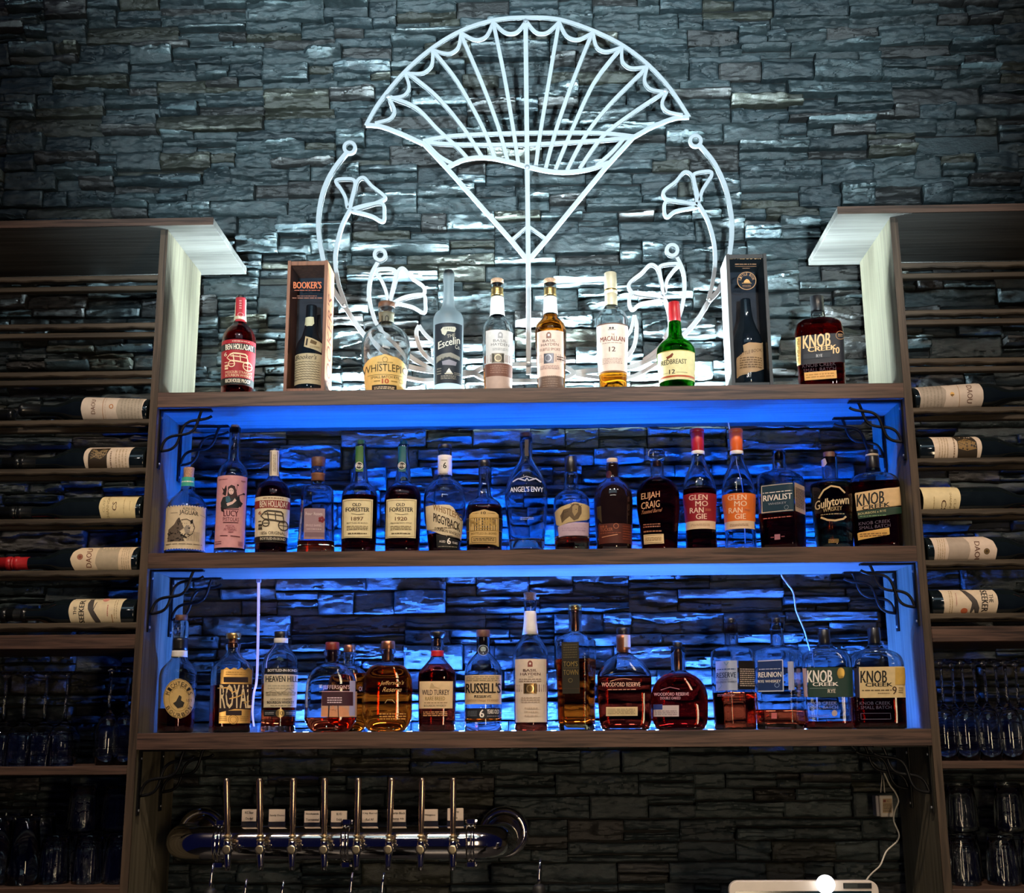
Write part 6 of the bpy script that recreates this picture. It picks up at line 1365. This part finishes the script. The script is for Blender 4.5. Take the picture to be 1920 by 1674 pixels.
for k, ((a, b, c, d), tx) in enumerate(cards):
    xa, xb, zt, zb_ = wx(a, b, yc), wx(c, b, yc), wz(a, b, yc), wz(a, d, yc); xc = (xa + xb) / 2; w = (xb - xa) / 2
    zf = zp + math.sqrt(rp ** 2 - .004 ** 2) - .0006
    e = empty('tap_card', (xc, yc, zf), 0, 'cream beer name card, ' + CL[k], 'name card', 'beer name cards')
    m = MB(); m.box(-w, w, -.0008, .0008, zb_ - zf, zt - zf, CARDM, .0003); m.build('card', e)
    m = MB(); m.box(-w - .001, w + .001, .0009, .0025, .0005, zt - zf - .004, pm('clear_holder', (.02, .02, .03), .15, coat=.5, vary=.1)); m.box(-w - .001, w + .001, -.006, .006, 0, .002, pm('clear_holder', (.02, .02, .03), .15)); m.build('holder', e)
    its = []
    hh = (d - b)
    for i, t in enumerate(tx):
        yy = b + hh * (.5 if len(tx) == 1 else (.27 + .48 * i)); wd = min(.92, .085 * len(t)) * (c - a)
        its.append(T(t, (a + c) / 2 - wd / 2, yy - 2.2, (a + c) / 2 + wd / 2, yy + 2.2, '2a2018', bold=.05))
    def fc(X, Y, off): return np.array([unp(p, q, yc - .001) for p, q in zip(X, Y)]) * np.array([1, 0, 1]) + np.array([-xc, -.0009 - off, -zf])
    flat_print('lettering', e, its, fc, .0002)

# ------------------------------------------------------------------ pour spouts peeking over the frame's lower edge
POUR = [(397, 1618, 'steel pour spout on a bottle below the left pipe flange'), (459.5, 1647, 'slim steel pour spout under the first beer name card'), (528.5, 1650, 'slim steel pour spout under the second beer name card'), (658, 1635, 'steel pour spout under the middle pipe clamp'), (716.5, 1636, 'steel pour spout under the fifth beer name card'), (1010, 1611, 'long steel pour spout right of the chrome pipe')]
for px, py, lab in POUR:
    yb = -.09; x = wx(px, py, yb); zt = wz(px, py, yb)
    e = empty('pour_bottle', (x, yb, .84), 0, lab, 'bottle', 'bottles with pour spouts'); h = zt - .84
    nk = h - .075
    m = MB(); m.lathe([(.033, 0), (.0365, .004), (.0365, nk - .13), (.033, nk - .11), (.016, nk - .07), (.0135, nk - .05), (.0135, nk - .004), (.0145, nk)], pm('dark_bottle_glass2', (.02, .015, .01), .05, 0, .8, coat=.5, vary=.2), n=24); m.build('glass_body', e)
    m = MB(); m.lathe([(.0125, nk - .004), (.0150, nk + .002), (.0135, nk + .018), (.0070, nk + .024)], pm('black_rubber', (.012, .012, .012), .5, vary=.2), n=18); m.build('rubber_collar', e)
    m = MB(); P = [(0, 0, nk + .02), (0, 0, nk + .035), (.001, 0, nk + .05), (.004, 0, h)]; m.tube(P, .003, CHR, 10, rs=[.0042, .0036, .0032, .0024]); m.build('spout', e)

# ------------------------------------------------------------------ till screen, adapter, cables
WPL = pm('white_plastic', (.78, .70, .62), .35, vary=.03)
yt = -.12
x0, x1, zt = wx(1365, 1652, yt), wx(1644, 1652, yt), wz(1500, 1650, yt)
e = empty('till_screen', ((x0 + x1) / 2, yt, .84), 0, 'white bezelled till screen cut off by the lower right edge', 'screen')
w = (x1 - x0) / 2; h = zt - .84
m = MB()
R = []
for yy, ins in ((-.012, .0015), (-.0105, 0), (.006, 0), (.010, .004)):
    r = .020; ring = []
    for cx_, cz_, a0 in ((w - r, h - r, 0), (-w + r, h - r, PI / 2), (-w + r, h - .225 + r, PI), (w - r, h - .225 + r, 3 * PI / 2)):
        for k in range(7):
            a = a0 + PI / 2 * k / 6; ring.append((cx_ + (r - ins) * math.cos(a), yy, cz_ + (r - ins) * math.sin(a)))
    R.append(ring)
m.rings(R, WPL, smooth=False); m.build('bezel', e)
m = MB(); m.box(-w + .012, w - .016, -.0135, -.0122, h - .213, h - .0205, pm('screen_glass', (.006, .02, .026), .12, 0, .6, vary=.2)); m.build('screen', e)
m = MB(); m.box(w - .075, w - .015, -.0135, -.0122, h - .0155, h - .0045, pm('reader_slot', (.01, .015, .02), .2, vary=.2)); m.box(w - .073, w - .045, -.0138, -.0134, h - .0145, h - .006, pm('slot_glass', (.04, .05, .05), .2)); m.build('card_reader', e)
m = MB(); m.box(-.06, .06, .0, .03, .02, h - .12, WPL, .004); m.box(-.10, .10, -.06, .09, 0, .02, WPL, .004); m.build('stand', e)
gp = unp(1548, 1658, yt - .03)
e2 = empty('glowing_globe', (gp[0], yt - .030, gp[2] - .020), 0, 'small glowing white round spot in front of the till screen', 'light')  # glowing white ball, held up by an added stand
m = MB(); m.lathe([(.0195 * math.sin(a) + .0004, .020 - .0195 * math.cos(a)) for a in np.linspace(.02, PI - .02, 18)], pm('globe_glow', (1, 1, 1), .4, emit=(.95, .97, 1.), es=2.2, vary=.01), n=28); m.build('globe', e2)
m = MB(); m.tube([(0, 0, .001), (0, .004, -.02), (0, .006, .84 - (gp[2] - .020) + .012)], .004, WPL, 10); m.lathe([(.02, .84 - (gp[2] - .020)), (.02, .84 - (gp[2] - .020) + .006), (.005, .84 - (gp[2] - .020) + .012)], WPL, 0, .006, 20); m.build('stand', e2)
CAB = pm('white_cable', (.75, .70, .60), .5, vary=.05)
def cable(nm, pts, y, r, mat, lab, n=8, ys=None):
    P = [unp(p[0], p[1], (ys[i] if ys else y)) for i, p in enumerate(pts)]; P = catmull(P, 5)
    o0 = P[0]; e = MB(); e.tube([p - o0 for p in P], r, mat, n); o = e.build(nm); o.location = o0; tag(o, lab, 'cable'); return o
cable('power_cable', [(1657, 1447), (1668, 1471), (1679, 1486), (1684.5, 1502), (1678, 1519), (1676, 1539), (1685.5, 1563), (1681, 1578), (1662, 1596), (1650.5, 1622), (1635, 1637), (1624, 1651), (1616, 1672)], .20, .0019, CAB, 'thin white cable snaking down from the adapter to the till screen', ys=[.22, .215, .21, .205, .2, .19, .18, .16, .12, .06, .0, -.08, -.095])
e = empty('power_adapter', (wx(1660, 1511, .25), .25, wz(1660, 1531, .25)), 0, 'small white power adapter box hanging against the lower right wall', 'power adapter')
al = Vector(e.location)
xa, xb, za = wx(1650, 1511, .24) - al.x, wx(1675, 1511, .24) - al.x, wz(1660, 1491, .24) - al.z
m = MB(); m.box(xa, xb, -.010, .012, 0, za, WPL, .002); m.build('case', e)
m = MB(); m.box(xa - .008, xa - .0004, -.004, .030, .001, za - .001, pm('grey_plastic', (.45, .42, .45), .4, vary=.05), .0015); m.build('mounting_block', e)
def fa(X, Y, off): return np.array([unp(p, q, .24) for p, q in zip(X, Y)]) * np.array([1, 0, 1]) + np.array([-al.x, -.0102 - off, -al.z])
flat_print('rating_plate', e, [('r', 1655, 1497, 1672, 1524, 'c8ac88'), ('r', 1656, 1499, 1661, 1504, '8a4a3c'), T('KC', 1663, 1499, 1668, 1504, '5a4a3c'), ('ln', 1656, 1506, 1671, 1522, 6, '5a4a3c')], fa, .0002)
m = MB()
for a, b in (((1654, 1452), (1651.5, 1488)), ((1656, 1452), (1659, 1488))):
    P = [Vector(unp(a[0], a[1], .25)) - al, Vector(unp(b[0], b[1], .24)) - al + Vector((0, 0, .003))]; m.tube(P, .0011, CAB, 8)
m.build('lead', e)
DC = pm('grey_cable', (.16, .16, .15), .5, vary=.1)
cable('thin_cable', [(1596, 1398), (1612, 1412), (1630, 1424), (1646, 1438), (1654, 1452)], .25, .0017, DC, 'grey cable running from under the bottom shelf down to the adapter')
cable('thin_cable', [(1628, 1400), (1640, 1416), (1652, 1432), (1656, 1452)], .245, .0014, DC, 'second grey cable joining the adapter leads under the bottom shelf')
cable('light_cable', [(1462, 1062), (1466, 1080), (1476, 1094), (1486, 1108), (1490, 1125), (1492, 1142), (1499, 1160), (1508, 1181), (1515, 1205), (1524, 1240), (1530, 1290), (1532, 1350), (1532, 1364)], .25, .0021, pm('pale_cable', (.9, .9, .95), .4, vary=.05), 'pale cable curving down behind the right end of the bottom bottles')
cable('light_cable', [(1365, 788), (1367, 800), (1369, 812), (1374, 850), (1392, 900), (1398, 960), (1400, 1018)], .25, .0019, pm('pale_cable', (.9, .9, .95), .4, vary=.05), 'pale cable passing behind the orange capped bottle')
P = [unp(a, b, .235) for a, b in ((485, 1091), (484, 1180), (481.5, 1270), (476, 1300), (473.5, 1335), (476, 1362))]; P = catmull(P, 6); o0 = P[0]
e = empty('hanging_light_strip', tuple(o0), 0, 'pale glowing light strip hanging from the middle shelf to the bottom shelf', 'light strip')
R = []
for i, p in enumerate(P):
    w_ = .0036 * (1 - .45 * i / len(P)); q = p - o0
    R.append([tuple(q + (-w_, 0, 0)), tuple(q + (w_, 0, 0)), tuple(q + (w_, .0016, 0)), tuple(q + (-w_, .0016, 0))])
m = MB(); m.rings(R, pm('lit_silicone', (.7, .68, .85), .4, emit=(.45, .42, 1.), es=.75, vary=.03), smooth=False); m.build('strip', e)
m = MB(); m.box(-.006, .006, -.003, .003, -.002, .012, pm('connector', (.5, .45, .6), .4, vary=.1), .001); m.build('connector', e)
m = MB(); m.lathe([(.0005, .0125), (.003, .0135), (.003, .0165), (.0005, .0175)], pm('diode_glow', (1, 1, 1), .4, emit=(1., .6, .95), es=160), 0, -.004, 10); m.build('diode', e)

# ------------------------------------------------------------------ light
def light(kind, name, loc, aim, energy, col, **k):
    l = bpy.data.lights.new(name, kind); l.energy = energy; l.color = col
    for a, b in k.items(): setattr(l, a, b)
    o = bpy.data.objects.new(name, l); COL.objects.link(o); o.location = loc
    o.rotation_euler = (Vector(aim) - Vector(loc)).to_track_quat('-Z', 'Y').to_euler()
    return o
for x, pw in ((-1.2, 46), (-.42, 84), (.42, 84), (1.2, 54)):
    light('SPOT', 'bar_spot', (x, -1.5, 3.6), (x * .92, 0, 1.78), pw, (1., .80, .62), spot_size=math.radians(58), spot_blend=.8, shadow_soft_size=.035)
for i in range(5):
    light('POINT', 'pendant_bulb', (-.62 + i * .33, -2.35, 3.0 + .02 * (i % 2)), (0, 0, 0), 2.4, (1., .9, .78), shadow_soft_size=.036)
light('AREA', 'warm_side_light', (.80, -2.7, 1.25), (-.1, 0, 1.2), 7.0, (1., .76, .48), spread=math.radians(140), shape='RECTANGLE', size=.26, size_y=1.0)  # added warm area light for streaks on the glass and the lower bay
light('AREA', 'cool_fill', (0, -2.6, 4.1), (0, .3, 3.0), 5, (.60, .87, 1.), shape='RECTANGLE', size=2.6, size_y=.9)  # added dim cool fill from above, standing in for ambient light
for x in (-.75, .75):
    light('SPOT', 'upper_wall_fill', (x, -2.4, 2.1), (x * .45, .3, 3.30), 275, (.66, .89, 1.), spot_size=math.radians(45), spot_blend=.9, shadow_soft_size=.06)  # added cool fill to lift the upper wall and sculpture, clear of the racks
w = bpy.data.worlds.new('world'); SC.world = w; w.use_nodes = True
w.node_tree.nodes['Background'].inputs['Color'].default_value = (.12, .15, 1.0, 1); w.node_tree.nodes['Background'].inputs['Strength'].default_value = .016

SC.view_settings.view_transform = 'Standard'; SC.view_settings.look = 'None'; SC.view_settings.exposure = .2; SC.view_settings.gamma = 1.; SC.view_settings.use_curve_mapping = False
cy = SC.cycles
cy.max_bounces = 14; cy.diffuse_bounces = 2; cy.glossy_bounces = 4; cy.transmission_bounces = 12; cy.transparent_max_bounces = 12; cy.volume_bounces = 0
cy.caustics_reflective = False; cy.caustics_refractive = False; cy.blur_glossy = .3; cy.sample_clamp_indirect = 6.; cy.sample_clamp_direct = 0.
cy.use_denoising = True; cy.denoiser = 'OPENIMAGEDENOISE'; cy.use_adaptive_sampling = True; cy.adaptive_threshold = .015
bpy.context.view_layer.update()
print('objects', len(bpy.data.objects))
